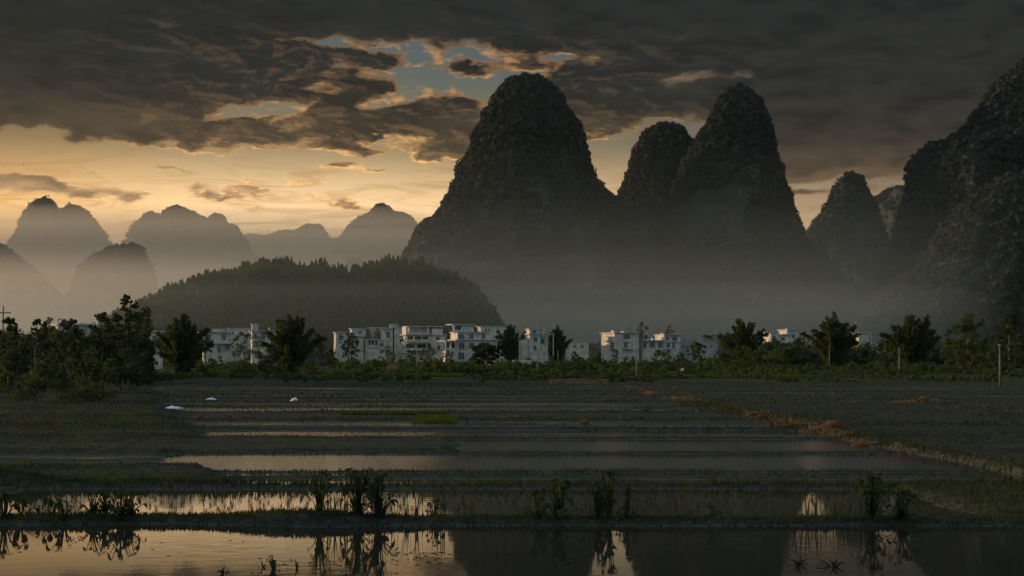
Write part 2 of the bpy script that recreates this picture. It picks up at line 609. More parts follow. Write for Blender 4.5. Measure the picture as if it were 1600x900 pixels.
water(-60, 60, 4, 25.5, 'widest flooded paddy along the bottom, reflecting sky and peaks')
water(-60, 60, 25.51, 32.4, 'narrow flooded paddy just behind the front grass bund')
water(-60, 13, 32.41, 36.3, 'thin furrow of water between two grassy bunds')
water(-60, 13, 36.31, 43.6, 'long flooded strip whose left tip shines bright')
water(-60, 13, 43.61, 51.3, 'flooded strip with mud spits, farthest of the wide pools')
water(-80, 80, 51.31, 148, 'broken shallow water lying among the far muddy strips')


def gz(x, y): return float(ground_z(np.array([x]), np.array([y]))[0])

# ------------------------------------------------------------------ mountains
def tri_clumps(P, R, T, seed=0, flat=.85, size=.56):
    T = int(T * 1.3)
    """a clump of T small leaf-mass triangles around every point P with radius R"""
    g = np.random.default_rng(seed)
    n = len(P)
    d = g.normal(size=(n, T, 3)); d /= np.linalg.norm(d, axis=2, keepdims=True)
    rr = g.random((n, T, 1)) ** .4
    c = d * rr * R[:, None, None]
    c[:, :, 2] *= flat
    c += P[:, None, :]
    a = g.normal(size=(n, T, 3)); a /= np.linalg.norm(a, axis=2, keepdims=True)
    b = np.cross(d, a); b /= np.linalg.norm(b, axis=2, keepdims=True) + 1e-9
    a = a - (a * d).sum(2, keepdims=True) * d * .6
    s = (R[:, None, None] * size) * (.6 + .8 * g.random((n, T, 1)))
    v = np.stack([c - a * s * .6 - b * s * .5, c + a * s * .7 - b * s * .2, c + b * s * .8], 2)
    V = v.reshape(-1, 3)
    F = np.arange(len(V)).reshape(-1, 3)
    return V, F


def sil(points, D):
    q = [at(px, py, D) for px, py in points]
    return np.array([p.x for p in q]), np.array([p.z for p in q])


def karst(points, D, label, cover, r0, r1, depth=.85, seed=1, T=26, nl=84, na=120, rough=1.0):
    """a tower of rock from its outline at its own distance: oval plan at each height"""
    xs, zs = sil(points, D)
    i = int(np.argmax(zs))
    lz, lx = np.maximum.accumulate(zs[:i + 1]) + np.arange(i + 1) * 1e-3, xs[:i + 1]
    rz, rx = np.maximum.accumulate(zs[i:][::-1]) + np.arange(len(xs) - i) * 1e-3, xs[i:][::-1]
    top = zs[i]
    u = np.linspace(0, 1, nl)
    zl = -6 + (top + 6) * (1 - (1 - u) ** 1.7)
    wid = xs.max() - xs.min()

    def surf(z, th, disp=True):
        a0 = np.interp(z, lz, lx); a1 = np.interp(z, rz, rx)
        cx, a = (a0 + a1) / 2, np.maximum((a1 - a0) / 2, .02)
        c, s_ = np.cos(th), np.sin(th)
        x = cx + a * np.sign(c) * np.abs(c) ** .92
        y = D + a * depth * np.sign(s_) * np.abs(s_) ** .92
        if disp:
            k = 1.0 / wid
            n = fbm(th * 3.2 + seed * 9, z * k * 3.0 + seed, 5, .6) * .26 + fbm(th * 13 + seed, z * k * 5, 3) * .09
            n = n * np.minimum(1, a * 8 * k) * rough
            x = x + (x - cx) * n * .30 + wid * .010 * fbm(z * k * 30 + seed, np.sign(c) * 3 + seed, 3) * rough * np.abs(c)
            n = n * np.abs(s_) ** .5
            y = y + (y - D) * n * 1.6
        return x, y
    TH = np.linspace(0, 2 * math.pi, na, endpoint=False)
    Zg, Tg = np.meshgrid(zl, TH, indexing='ij')
    # wrap the noise smoothly
    X, Y = surf(Zg, np.pi - np.abs(Tg - np.pi))
    Y = np.where(Tg > np.pi, D - np.abs(Y - D), D + np.abs(Y - D))
    V = np.stack([X, Y, Zg], -1).reshape(-1, 3)
    r = np.arange(nl - 1)[:, None] * na
    j = np.arange(na)[None, :]
    F = np.stack([r + j, r + (j + 1) % na, r + na + (j + 1) % na, r + na + j], -1).reshape(-1, 4)
    o = obj('karst_mountain', mesh_np('karst_mountain', V, F, M['rock'], True))
    tag(o, label, 'mountain', None, 'structure')
    if cover:
        g = np.random.default_rng(seed + 100)
        m = cover * 4
        z = g.random(m) * (top + 2) - 1
        a = (np.interp(z, rz, rx) - np.interp(z, lz, lx)) / 2
        keep = g.random(m) < (a + wid * .03) / (wid * .5) * 1.1
        z = z[keep][:cover]
        th = np.where(g.random(len(z)) < .25, g.choice([-.25, np.pi + .25], len(z)) + g.normal(size=len(z)) * .35, -g.random(len(z)) * np.pi)
        tm = np.mod(th, 2 * math.pi)
        x, y = surf(z, np.pi - np.abs(tm - np.pi))
        y = np.where(tm > np.pi, np.where(y > D, 2 * D - y, y), np.where(y < D, 2 * D - y, y))
        bare = fbm(x * .045 * 1000 / D + 3, z * .016 * 1000 / D + seed, 3)
        ok = (bare < (.17 if seed < 8 else .27)) | (z > top * .62)
        x, y, z = x[ok], y[ok], z[ok]
        R = r0 + (r1 - r0) * g.random(len(x)) ** 2 * (1 + .6 * (fbm(x * .05, z * .05 + 7, 2) > .05))
        P = np.stack([x, y, z - R * .1], -1)
        Vc, Fc = tri_clumps(P, R, T, seed)
        c = obj('mountain_trees', mesh_np('mountain_trees', Vc, Fc, M['cover']))
        tag(c, 'dark trees and shrubs clinging to the ' + label.split(',')[0], 'trees', None, 'stuff')
    return o


def ridge(points, D, label, cover, r0, r1, w, seed=1, name='karst_mountain', T=16, mat='rock', step=1.0, p=2.2, nt=40):
    """a long ridge: its skyline at its own distance, falling away to both sides"""
    xs, zs = sil(points, D)
    sx = np.linspace(xs[0], xs[-1], int(220 * step))
    pz = np.interp(sx, xs, zs)
    kk = 9
    pz = np.convolve(np.pad(pz, kk, mode='edge'), np.hanning(5) / np.hanning(5).sum(), 'same')[kk:-kk]
    ts = np.linspace(-1, 1, nt)

    def surf(x, t):
        z = np.interp(x, sx, pz)
        k = 1.0 / (xs[-1] - xs[0])
        e = (1 - np.abs(t) ** p)
        n = fbm(x * k * 14 + seed * 5, t * 4 + seed, 4)
        zz = z * e + (z * .28) * n * (1 - np.abs(1 - 2 * np.abs(t))) 
        yy_ = D + w * t * (1 + .25 * fbm(x * k * 9 + seed, t * 0 + seed, 3))
        return yy_, zz - 6 * (np.abs(t) > .97)
    Xg, Tg = np.meshgrid(sx, ts, indexing='ij')
    Yg, Zg = surf(Xg, Tg)
    Zg[0, :] = -6; Zg[-1, :] = -6
    V = np.stack([Xg, Yg, Zg], -1).reshape(-1, 3)
    nr, nc = Xg.shape
    i = np.arange(nr - 1)[:, None] * nc + np.arange(nc - 1)[None, :]
    F = np.stack([i, i + nc, i + nc + 1, i + 1], -1).reshape(-1, 4)
    o = obj(name, mesh_np(name, V, F, M[mat], True))
    tag(o, label, 'hill' if 'hill' in name else 'mountain', None, 'structure')
    if cover:
        g = np.random.default_rng(seed + 50)
        x = xs[0] + (xs[-1] - xs[0]) * g.random(cover)
        t = -g.random(cover) * 1.0 + .06
        t[: cover // 3] = g.normal(size=cover // 3) * .05
        y, z = surf(x, t)
        R = r0 + (r1 - r0) * g.random(cover) ** 2
        Vc, Fc = tri_clumps(np.stack([x, y, z], -1), R, T, seed)
        c = obj('mountain_trees', mesh_np('mountain_trees', Vc, Fc, M['cover']))
        tag(c, 'hazy tree cover on the ' + label.split(',')[0], 'trees', None, 'stuff')
    return surf


karst([(540, 575), (585, 500), (612, 450), (626, 410), (640, 387), (655, 364), (680, 332), (705, 306), (712, 285), (720, 262), (735, 233), (750, 203), (765, 168),
       (778, 142), (795, 125), (820, 118), (840, 119), (858, 131), (875, 151), (890, 177), (903, 197), (912, 222), (918, 252), (928, 280), (945, 301), (962, 310),
       (990, 335), (1015, 375), (1040, 425), (1075, 490), (1110, 575)], 1000, 'tallest dark karst peak, broad dome in the middle of the range', 9500, 1.5, 3.8, .8, 3, 24)
karst([(900, 575), (915, 490), (930, 410), (950, 345), (966, 308), (975, 286), (985, 256), (995, 231), (1005, 209), (1020, 197), (1040, 193), (1060, 196), (1073, 210),
       (1082, 226), (1095, 262), (1110, 322), (1122, 400), (1135, 480), (1150, 575)], 1060, 'lower blunt karst peak, left shoulder of the twin towers', 4500, 1.5, 3.6, .85, 5, 24)
karst([(960, 575), (990, 480), (1020, 400), (1048, 320), (1068, 262), (1084, 230), (1100, 206), (1112, 181), (1122, 157), (1138, 140), (1155, 135), (1172, 142), (1185, 162),
       (1195, 187), (1203, 216), (1212, 252), (1222, 282), (1232, 317), (1242, 352), (1250, 371), (1275, 397), (1300, 427), (1330, 447), (1365, 462), (1410, 500), (1450, 575)], 1020,
      'slim pointed karst tower, tall right one of the twin towers', 7500, 1.5, 3.7, .75, 7, 24)
karst([(1205, 575), (1222, 450), (1240, 400), (1256, 372), (1275, 346), (1295, 311), (1310, 282), (1322, 271), (1332, 269), (1345, 279), (1358, 306), (1368, 336), (1380, 366),
       (1395, 402), (1420, 442), (1450, 575)], 1500, 'small karst cone seen in the gap right of the twin towers', 2600, 2.2, 4.8, .9, 9, 18)
karst([(1345, 575), (1372, 470), (1388, 415), (1398, 380), (1406, 340), (1417, 302), (1422, 262), (1435, 240), (1455, 227), (1480, 221), (1500, 207), (1520, 180), (1540, 154), (1562, 126),
       (1590, 100), (1630, 84), (1680, 90), (1730, 190), (1780, 400), (1820, 575)], 930, 'massive dark karst wall at the right edge, stepped on its left', 6500, 1.5, 3.8, .7, 11, 22)
karst([(1310, 575), (1350, 480), (1395, 441), (1430, 420), (1450, 392), (1468, 360), (1500, 322), (1545, 290), (1590, 270), (1640, 262), (1690, 290), (1740, 380), (1790, 575)], 800,
      'nearest wooded slope at the right edge, sweeping down to the valley floor', 4500, 1.4, 3.4, .7, 13, 22)
ridge([(1300, 560), (1340, 340), (1365, 313), (1390, 299), (1415, 293), (1450, 288), (1500, 300), (1560, 560)], 2100, 'faint far slope between the small cone and the right-hand wall', 1200, 4, 8, 260, 15)
# the pale range in the west
karst([(-70, 575), (-30, 470), (0, 400), (15, 385), (30, 360), (38, 335), (48, 318), (60, 310), (72, 309), (84, 317), (94, 332), (104, 352), (120, 400), (150, 575)], 2600,
      'left dome of the hazy double peak in the west', 1300, 4, 8, .9, 17, 14, rough=.6)
karst([(40, 575), (70, 440), (88, 360), (97, 328), (108, 319), (120, 320), (133, 330), (148, 343), (160, 360), (169, 380), (190, 402), (215, 470), (240, 575)], 2650,
      'right dome of the hazy double peak in the west', 1300, 4, 8, .9, 19, 14, rough=.6)
ridge([(-160, 560), (-120, 420), (-60, 385), (0, 384), (30, 405), (62, 432), (100, 470), (130, 560)], 1830, 'low hazy shoulder at the left edge below the double peak', 800, 3, 6, 110, 21)
karst([(85, 575), (112, 475), (120, 440), (130, 418), (150, 400), (178, 386), (205, 381), (222, 387), (232, 410), (242, 440), (248, 465), (265, 575)], 1750,
      'rounded hazy knoll standing in front of the western peaks', 1800, 2.5, 5.5, .9, 23, 16, rough=.6)
ridge([(150, 570), (180, 430), (202, 382), (216, 356), (232, 334), (246, 337), (253, 351), (262, 331), (275, 323), (300, 333), (325, 346), (336, 336), (348, 341), (355, 356), (366, 354),
       (378, 373), (392, 396), (412, 418), (440, 470), (470, 570)], 3000, 'saw-toothed hazy ridge rising behind the rounded knoll', 2400, 5, 9, 190, 25)
ridge([(330, 570), (365, 400), (381, 373), (396, 369), (415, 373), (440, 363), (460, 366), (480, 353), (500, 354), (512, 373), (530, 400), (560, 570)], 4600,
      'palest and farthest low ridge on the western skyline', 1200, 8, 13, 300, 27)
ridge([(400, 570), (430, 430), (448, 406), (460, 392), (485, 384), (510, 374), (530, 377), (545, 356), (565, 341), (580, 336), (590, 323), (600, 321), (615, 334), (635, 336), (648, 347),
       (656, 372), (670, 402), (700, 460), (740, 570)], 3700, 'hazy crested ridge just west of the tallest peak', 2200, 6, 10, 200, 29)
ridge([(505, 570), (530, 440), (540, 417), (550, 407), (562, 407), (572, 416), (590, 450), (610, 570)], 2300, 'tiny rounded knob peeping over the wooded hill', 400, 3, 6, 120, 31)

# ------------------------------------------------------------------ the wooded hill
HILL_D = 650
hill_pts = [(170, 565), (215, 500), (240, 486), (262, 476), (285, 461), (320, 451), (345, 443), (370, 441), (400, 430), (430, 423), (455, 419), (478, 426), (505, 421), (530, 429), (555, 433), (585, 424), (615, 418), (640, 425), (660, 424), (690, 440), (712, 443), (745, 464),
            (765, 488), (782, 515), (800, 565)]
hill = ridge(hill_pts, HILL_D, 'low wooded hill behind the village, dark with conifers', 1100, 1.3, 3.6, 120, 33, 'wooded_hill', 18, 'rock', 1.0, 2.0)


def conifer_tris(g, tiers=6, per=7):
    v = []
    for i in range(tiers):
        z0 = .12 + .86 * i / tiers
        z1 = z0 + 1.25 / tiers
        r = .20 * (1 - i / tiers) ** .75 + .025
        for j in range(per):
            t = 2 * math.pi * (j + g.random() * .7) / per
            q = r * (.65 + .7 * g.random())
            dz = -.05 * g.random()
            a, b = t - .55, t + .55
            v += [(0, 0, min(1.02, z1)), (q * math.cos(a) * .8, q * math.sin(a) * .8, z0 + dz), (q * math.cos(b), q * math.sin(b), z0 + dz * .4)]
    return np.array(v)


g_ = np.random.default_rng(71)
con_vars = [conifer_tris(g_) for _ in range(8)]


def scatter_tris(vars_, P, H, W, seed):
    g = np.random.default_rng(seed)
    out = []
    pick = g.integers(0, len(vars_), len(P))
    for k in range(len(vars_)):
        s = pick == k
        n = s.sum()
        if not n: continue
        a = g.random(n) * 6.283
        v = vars_[k]
        c, d = np.cos(a)[:, None], np.sin(a)[:, None]
        x = (v[None, :, 0] * c - v[None, :, 1] * d) * W[s][:, None] + P[s][:, 0:1]
        y = (v[None, :, 0] * d + v[None, :, 1] * c) * W[s][:, None] + P[s][:, 1:2]
        z = v[None, :, 2] * H[s][:, None] + P[s][:, 2:3]
        out.append(np.stack([x, y, z], -1).reshape(-1, 3))
    V = np.concatenate(out)
    return V, np.arange(len(V)).reshape(-1, 3)


g = np.random.default_rng(72)
nW = 4200
hx0, hx1 = gx(225, HILL_D), gx(785, HILL_D)
wx = hx0 + (hx1 - hx0) * g.random(nW)
wt = -.96 * g.random(nW) ** .8 - .03
wy, wz = hill(wx, wt)
okw = wz > 1.5
P = np.stack([wx, wy, wz - .5], -1)[okw]
H = 2.4 + 4.6 * g.random(len(P)) ** 1.5
V, F = scatter_tris(con_vars, P, H, H * (.8 + .9 * g.random(len(P))), 73)
tag(obj('hill_forest', mesh_np('hill_forest', V, F, M['needle'])), 'dense conifer forest covering the slope of the low hill', 'forest', None, 'stuff')
# pale scrub running diagonally up its left slope
n = 260
tt = g.random(n)
sxp, syt = 300 + 140 * tt + g.normal(size=n) * 9, -.62 + .30 * tt + g.normal(size=n) * .05
sx_ = np.array([gx(a, HILL_D) for a in sxp]); sy_, sz_ = hill(sx_, syt)
V, F = tri_clumps(np.stack([sx_, sy_, sz_ + 1.5], -1), 1.3 + 1.6 * g.random(n), 30, 75)
tag(obj('pale_scrub', mesh_np('pale_scrub', V, F, M['crop'])), 'paler bushy scrub in a band up the left slope of the hill', 'shrubs', None, 'stuff')

# single conifers standing out along its crest
con_crown = [mesh_np('crown', v, np.arange(len(v)).reshape(-1, 3), M['needle']) for v in (conifer_tris(g_, 8, 8) for _ in range(5))]
con_trunk = MB().tube([(0, 0, -.08), (0, 0, .5), (0, 0, .97)], [.028, .018, .006], 5).mesh('trunk', M['bark'])
crest = random.Random(76)
px = 238.0
while px < 784:
    x = gx(px, HILL_D)
    y, z = hill(np.array([x]), np.array([crest.uniform(-.06, .03)]))
    h = crest.choice((2.6, 3.4, 4.0, 4.6, 5.4, 6.4)) * crest.uniform(.85, 1.15)
    t = empty('conifer_tree', (x, float(y[0]), float(z[0]) - .4), crest.random() * 6.28)
    w = h * crest.uniform(.7, 1.5) * (4.2 / h) ** .4
    for me, nm in ((crest.choice(con_crown), 'crown'), (con_trunk, 'trunk')):
        c = obj(nm, me, t); c.scale = (w, w, h)
    tag(t, 'small dark conifer silhouetted along the crest of the wooded hill', 'tree', 'conifers along the hill crest')
    px += crest.choice((2.6, 4.0, 5.5, 7.5, 11.0)) * crest.uniform(.8, 1.2)


# ------------------------------------------------------------------ trees of the valley
def leaf_quads(Cn, Rn, n, ls, seed, hollow=.55, droop=0.0, aspect=.55, flat=.75):
    """n leaf faces spread through balls Cn, Rn (centres weighted by volume)"""
    g = np.random.default_rng(seed)
    Cn = np.asarray(Cn, float); Rn = np.asarray(Rn, float)
    w = Rn ** 2; w = w / w.sum()
    k = g.choice(len(Cn), n, p=w)
    d = g.normal(size=(n, 3)); d /= np.linalg.norm(d, axis=1, keepdims=True)
    r = (hollow + (1 - hollow) * g.random((n, 1))) * (.75 + .5 * g.random((n, 1)))
    c = Cn[k] + d * r * Rn[k][:, None] * np.array([1, 1, flat])
    a = g.normal(size=(n, 3)); a[:, 2] -= droop; a /= np.linalg.norm(a, axis=1, keepdims=True)
    b = np.cross(a, d + g.normal(size=(n, 3)) * .4); b /= np.linalg.norm(b, axis=1, keepdims=True) + 1e-9
    s = ls * (.6 + .9 * g.random((n, 1)))
    v = np.stack([c - a * s * .5, c + b * s * aspect * .5, c + a * s * .6, c - b * s * aspect * .5], 1)
    return v.reshape(-1, 3), np.arange(n * 4).reshape(-1, 4)


def broad_tree(px, top, D, wpx, label, seed, n=2600, mat='leaf', trunk_frac=.28, name='broadleaf_tree', lay=False, group=None, ls=None, gap=.0, cat='tree'):
    n = int(n * 2.0)
    r = random.Random(seed)
    base = at(px, 556, D)
    z0 = gz(base.x, D) - .1
    h = at(px, top, D).z - z0
    W = wpx * D / FPX / 2
    t = empty(name, (base.x, D, z0), 0)
    cz0 = h * trunk_frac
    nb = 13 if not lay else 15
    cs, rs = [], []
    tr = MB()
    bend = [Vector((0, 0, 0))]
    for i in range(1, 6):
        bend.append(Vector((r.uniform(-.05, .05) * W + bend[-1].x, r.uniform(-.05, .05) * W + bend[-1].y, h * .86 * i / 5)))
    tr.tube(bend, [h * .022 * (1 - .15 * i) + .01 for i in range(6)], 7)
    for i in range(nb):
        f = (i + .5) / nb
        z = cz0 + (h - cz0) * (f ** .85) * .93
        e = math.sin(math.pi * (f * .8 + .16)) ** .7
        ang = i * 2.4 + r.random()
        rr = W * e * r.uniform(.35, .80)
        if lay: rr *= 1.15
        p = Vector((math.cos(ang) * rr, math.sin(ang) * rr, z))
        cs.append(p); rs.append(W * r.uniform(.26, .42) * (.6 + .5 * e) * (.78 if lay else 1.0))
        zt = max(cz0 * .6, z - rr * .7)
        k = min(4, int(zt / (h * .86) * 5)); q0 = bend[k].lerp(bend[k + 1], zt / (h * .86) * 5 - k)
        tr.tube([q0, q0.lerp(p, .55) + Vector((0, 0, .04 * h * r.random())), p], [h * .010, h * .007, h * .003], 5)
    cs.append(Vector((r.uniform(-.1, .1) * W, 0, h - W * .22))); rs.append(W * .28)
    sc_, sr_ = [], []
    for c_, q_ in zip(cs, rs):                            # twig masses on every bough
        for _ in range(7):
            v_ = Vector((r.gauss(0, 1), r.gauss(0, 1), r.gauss(0, .7))).normalized() * q_ * r.uniform(.35, 1.05)
            sc_.append(tuple(c_ + v_)); sr_.append(q_ * r.uniform(.22, .50))
    V, F = leaf_quads(sc_, sr_, n, ls or max(.18, h * .028), seed, .15, .2, .6, .7 if lay else .85)
    V[:, 2] = np.where(V[:, 2] > h * 1.02, h * 1.02 - (V[:, 2] - h * 1.02), V[:, 2])
    tr.build('trunk', M['bark'], t, True)
    obj('crown', mesh_np('crown', V, F, M[mat]), t)
    tag(t, label, cat, group)
    return t


def bamboo(px, top, D, wpx, label, seed, culms=20, per=150, group=None, mat='bamboo_leaf'):
    per = int(per * 1.5); culms = int(culms * 1.5)
    r = random.Random(seed); g = np.random.default_rng(seed)
    base = at(px, 556, D)
    z0 = gz(base.x, D) - .1
    h = at(px, top, D).z - z0
    W = wpx * D / FPX / 2
    t = empty('bamboo_clump', (base.x, D, z0), 0)
    tr = MB(); VV = []
    for i in range(culms):
        ang = i * 2.399 + r.random() * .5
        f = (i + .5) / culms
        hh = h * (1.0 - .50 * f * r.uniform(.3, 1.2)) * r.uniform(.86, 1.0)
        lean = W * .95 * f ** .8 * r.uniform(.45, 1.1)
        b0 = Vector((math.cos(ang), math.sin(ang), 0)) * W * .16 * f
        dr = Vector((math.cos(ang), math.sin(ang), 0))
        r_dr = r.uniform(.02, .22) * f
        pt = lambda s: b0 + dr * (lean * s ** 2.0) + Vector((0, 0, hh * (s - r_dr * s ** 5)))
        tr.tube([pt(s) for s in (0, .25, .5, .75, .95)], [.045, .04, .032, .022, .010], 5)
        s = .18 + .82 * g.random(per) ** .75
        c = np.array([pt(a) for a in s])
        rad_ = h * r.uniform(.055, .105) * np.sin(np.pi * np.clip(s * .80 + .16, 0, 1)) ** .6 + .05
        d = g.normal(size=(per, 3)); d /= np.linalg.norm(d, axis=1, keepdims=True)
        c = c + d * (rad_ * (.3 + .7 * g.random(per)))[:, None]
        a = d * .6 + np.array([dr.x, dr.y, 0]) * .5 + g.normal(size=(per, 3)) * .5; a[:, 2] -= .45
        a /= np.linalg.norm(a, axis=1, keepdims=True)
        b = np.cross(a, g.normal(size=(per, 3))); b /= np.linalg.norm(b, axis=1, keepdims=True) + 1e-9
        ls = (h * .058 * (.6 + .8 * g.random((per, 1))))
        VV.append(np.stack([c - a * ls * .5, c + b * ls * .24, c + a * ls * .7, c - b * ls * .24], 1).reshape(-1, 3))
    V = np.concatenate(VV)
    tr.build('culms', M['culm'], t)
    obj('crown', mesh_np('crown', V, np.arange(len(V)).reshape(-1, 4), M[mat]), t)
    tag(t, label, 'bamboo', group)
    return t


def bush(px, top, D, wpx, label, seed, n=700, mat='leaf', group=None, name='shrub'):
    r = random.Random(seed)
    base = at(px, 556, D)
    z0 = gz(base.x, D) - .05
    h = max(.5, at(px, top, D).z - z0)
    W = wpx * D / FPX / 2
    t = empty(name, (base.x, D, z0), 0)
    tr = MB(); cs = []; rs = []
    for i in range(9):
        a = i * 2.4 + r.random(); q = W * r.uniform(.1, .75)
        p = Vector((math.cos(a) * q, math.sin(a) * q, h * r.uniform(.25, .80) * (1 - .25 * q / W)))
        cs.append(tuple(p)); rs.append(W * r.uniform(.30, .45))
        tr.tube([(p.x * .15, p.y * .15, 0), (p.x * .6, p.y * .6, p.z * .6), p], [.035, .025, .01], 4)
    cs.append((0, 0, h * .85)); rs.append(W * .35)
    V, F = leaf_quads(cs, rs, n, max(.16, h * .075), seed, .3, .1, .6, min(1.0, h / (2 * W) + .2))
    V[:, 2] = np.clip(V[:, 2], .02, h * 1.06)
    tr.build('stem', M['bark'], t)
    obj('foliage', mesh_np('foliage', V, F, M[mat]), t)
    tag(t, label, 'shrub', group)
    return t


L = 'leaf_dark'
broad_tree(199, 462, 150, 56, 'tallest tree of the dark grove at left, with an open layered crown', 1, 2600, L, .30, lay=True)
broad_tree(160, 486, 140, 58, 'dense dark tree just left of the tallest grove tree', 2, 3000, L, .18)
broad_tree(110, 497, 132, 50, 'dark tree third from the left edge, beside the lit gable', 3, 2600, L, .18)
broad_tree(58, 498, 126, 54, 'dark tree with flat layered boughs near the left edge', 4, 2400, L, .2, lay=True)
broad_tree(14, 494, 120, 56, 'dark tree cut by the left edge of the view', 5, 2800, L, .15)
broad_tree(228, 528, 145, 40, 'low dark tree at the right end of the left grove', 6, 2000, L, .15)
THICKET = ['dark thicket shrub at the left edge, under the cut-off tree', 'dark shrub under the flat-boughed tree of the left grove', 'dark shrub between the flat-boughed tree and the tallest grove tree', 'dark shrub under the tallest tree of the left grove', 'broad low shrub nearest the field at the far left', 'broad low shrub nearest the field below the grove centre']
for i, (a, b, c, d) in enumerate([(20, 543, 104, 90), (80, 548, 100, 100), (140, 545, 106, 95), (195, 540, 112, 80), (50, 585, 84, 110), (130, 590, 86, 110)]):
    bush(a, b, c, d, THICKET[i], 40 + i, 1300, L, 'thicket under the left grove')
bamboo(284, 485, 185, 96, 'dark bamboo clump between the left grove and the village', 7, 24, 170, mat='bamboo_leaf')
bamboo(455, 487, 200, 104, 'dark bamboo clump with spreading plumes left of the village centre', 8, 24, 170)
broad_tree(322, 521, 205, 30, 'thin-stemmed tree right beside the left bamboo clump', 9, 700, L, .58, name='slender_tree')
broad_tree(496, 520, 205, 30, 'thin-stemmed tree right beside the spreading bamboo clump', 10, 650, L, .50, name='slender_tree')
broad_tree(424, 541, 190, 66, 'dark round tree at the foot of the spreading bamboo', 11, 2200, L, .22)
broad_tree(517, 546, 212, 22, 'little dark tree alone right of the thin-stemmed trees', 12, 900, L, .3)
bush(370, 562, 190, 44, 'dark bush left of the round tree under the bamboo', 13, 900, L)
bush(478, 566, 192, 46, 'dark bush at the right foot of the spreading bamboo', 14, 900, L)
bush(318, 573, 185, 40, 'low bush at the foot of the left thin-stemmed tree', 15, 800, L)
bush(574, 572, 214, 28, 'dark bush at the left end of the bright green strip', 16, 800, L)
bush(530, 586, 170, 60, 'low dark bush at the edge of the field below the little tree', 17, 900, L)
bush(455, 588, 165, 60, 'low dark bush on the field edge below the bamboo', 18, 900, L)
broad_tree(760, 537, 240, 60, 'round spreading tree on a short trunk before the white houses', 19, 3200, L, .38, ls=.42)
bush(808, 561, 235, 28, 'upright bush right of the round spreading tree', 20, 900)
bush(832, 570, 238, 18, 'small bush beside the pole right of the round tree', 21, 500)
broad_tree(382, 517, 400, 50, 'hazy feathery tree in front of the westernmost white houses', 22, 1800, 'leaf', .2)
broad_tree(548, 517, 440, 44, 'hazy tree between two groups of white houses', 23, 1700, 'leaf', .2)
broad_tree(606, 541, 380, 40, 'hazy low tree left of the balconied house', 24, 1500, 'leaf', .15)
broad_tree(640, 546, 372, 32, 'hazy tree before the foot of the balconied house', 25, 1400, 'leaf', .15)
broad_tree(672, 537, 385, 32, 'round hazy tree hiding the corner of the balconied house', 26, 1500, 'leaf', .18)
broad_tree(702, 547, 372, 24, 'small hazy tree left of the stepped white house', 27, 1100, 'leaf', .18)
bamboo(797, 503, 460, 70, 'hazy bamboo right of the stepped white house', 28, 18, 110)
bamboo(870, 506, 445, 60, 'hazy bamboo right of the narrow white house', 29, 16, 110)
broad_tree(774, 478, 575, 17, 'dark tree at the right foot of the wooded hill', 30, 900, L, .3)
broad_tree(1003, 502, 520, 22, 'hazy tree rising behind the cube-shaped house', 31, 1000, 'leaf', .3)
broad_tree(1046, 508, 520, 24, 'round hazy tree rising behind the long low house', 32, 1000, 'leaf', .3)
broad_tree(898, 549, 262, 20, 'small lollipop tree left of the cube-shaped house', 33, 800, 'leaf', .36)
broad_tree(937, 551, 280, 16, 'thin dark tree just left of the cube-shaped house', 34, 700, 'leaf', .28)
broad_tree(962, 545, 285, 14, 'narrow dark tree at the lit corner of the cube-shaped house', 35, 500, 'leaf', .4, name='slender_tree')
broad_tree(1032, 547, 300, 40, 'dark tree in front of the long low house', 36, 1500, 'leaf', .2)
broad_tree(1064, 551, 290, 30, 'dark tree in front of the grey gabled house', 37, 1200, 'leaf', .2)
broad_tree(1091, 535, 232, 34, 'tall tree right of the grey gabled house', 38, 1500, 'leaf', .42)
broad_tree(1133, 551, 205, 24, 'thin tree standing on the green strip right of the egret', 39, 800, 'leaf', .48, name='slender_tree')
broad_tree(1184, 548, 200, 24, 'thin tree on the green strip below the big hazy bamboo', 40, 800, 'leaf', .48, name='slender_tree')
bamboo(1160, 494, 380, 108, 'big hazy bamboo clump right of the village', 41, 24, 130)
bush(1165, 540, 330, 60, 'bush below the big hazy bamboo clump', 42, 900)
broad_tree(1222, 552, 310, 40, 'low tree in front of the shaded white house', 43, 1200, 'leaf', .15)
bamboo(1302, 486, 300, 104, 'dark bamboo clump with arching plumes left of the shaded blue-white house', 44, 24, 150)
bamboo(1424, 485, 262, 112, 'dark bamboo clump second from the right edge', 45, 24, 150)
broad_tree(1512, 492, 232, 84, 'dark leafy tree left of the tall pole at the right edge', 46, 3000, 'leaf', .12)
broad_tree(1578, 488, 215, 84, 'dark tree behind the tall pole at the right edge', 47, 3000, L, .12)
broad_tree(1640, 480, 205, 80, 'dark tree half outside the right edge', 48, 2400, L, .12)
bush(1302, 568, 212, 18, 'little round bush below the arching bamboo', 49, 500)
bush(1342, 573, 208, 16, 'little round bush right of the first field pole', 50, 500)
bush(1433, 574, 196, 30, 'low bush on the field edge right of the second field pole', 51, 600)
bush(1480, 570, 205, 40, 'shrub at the foot of the dark leafy tree at right', 52, 800)
bush(1550, 575, 190, 60, 'shrub at the foot of the tall pole', 53, 900)

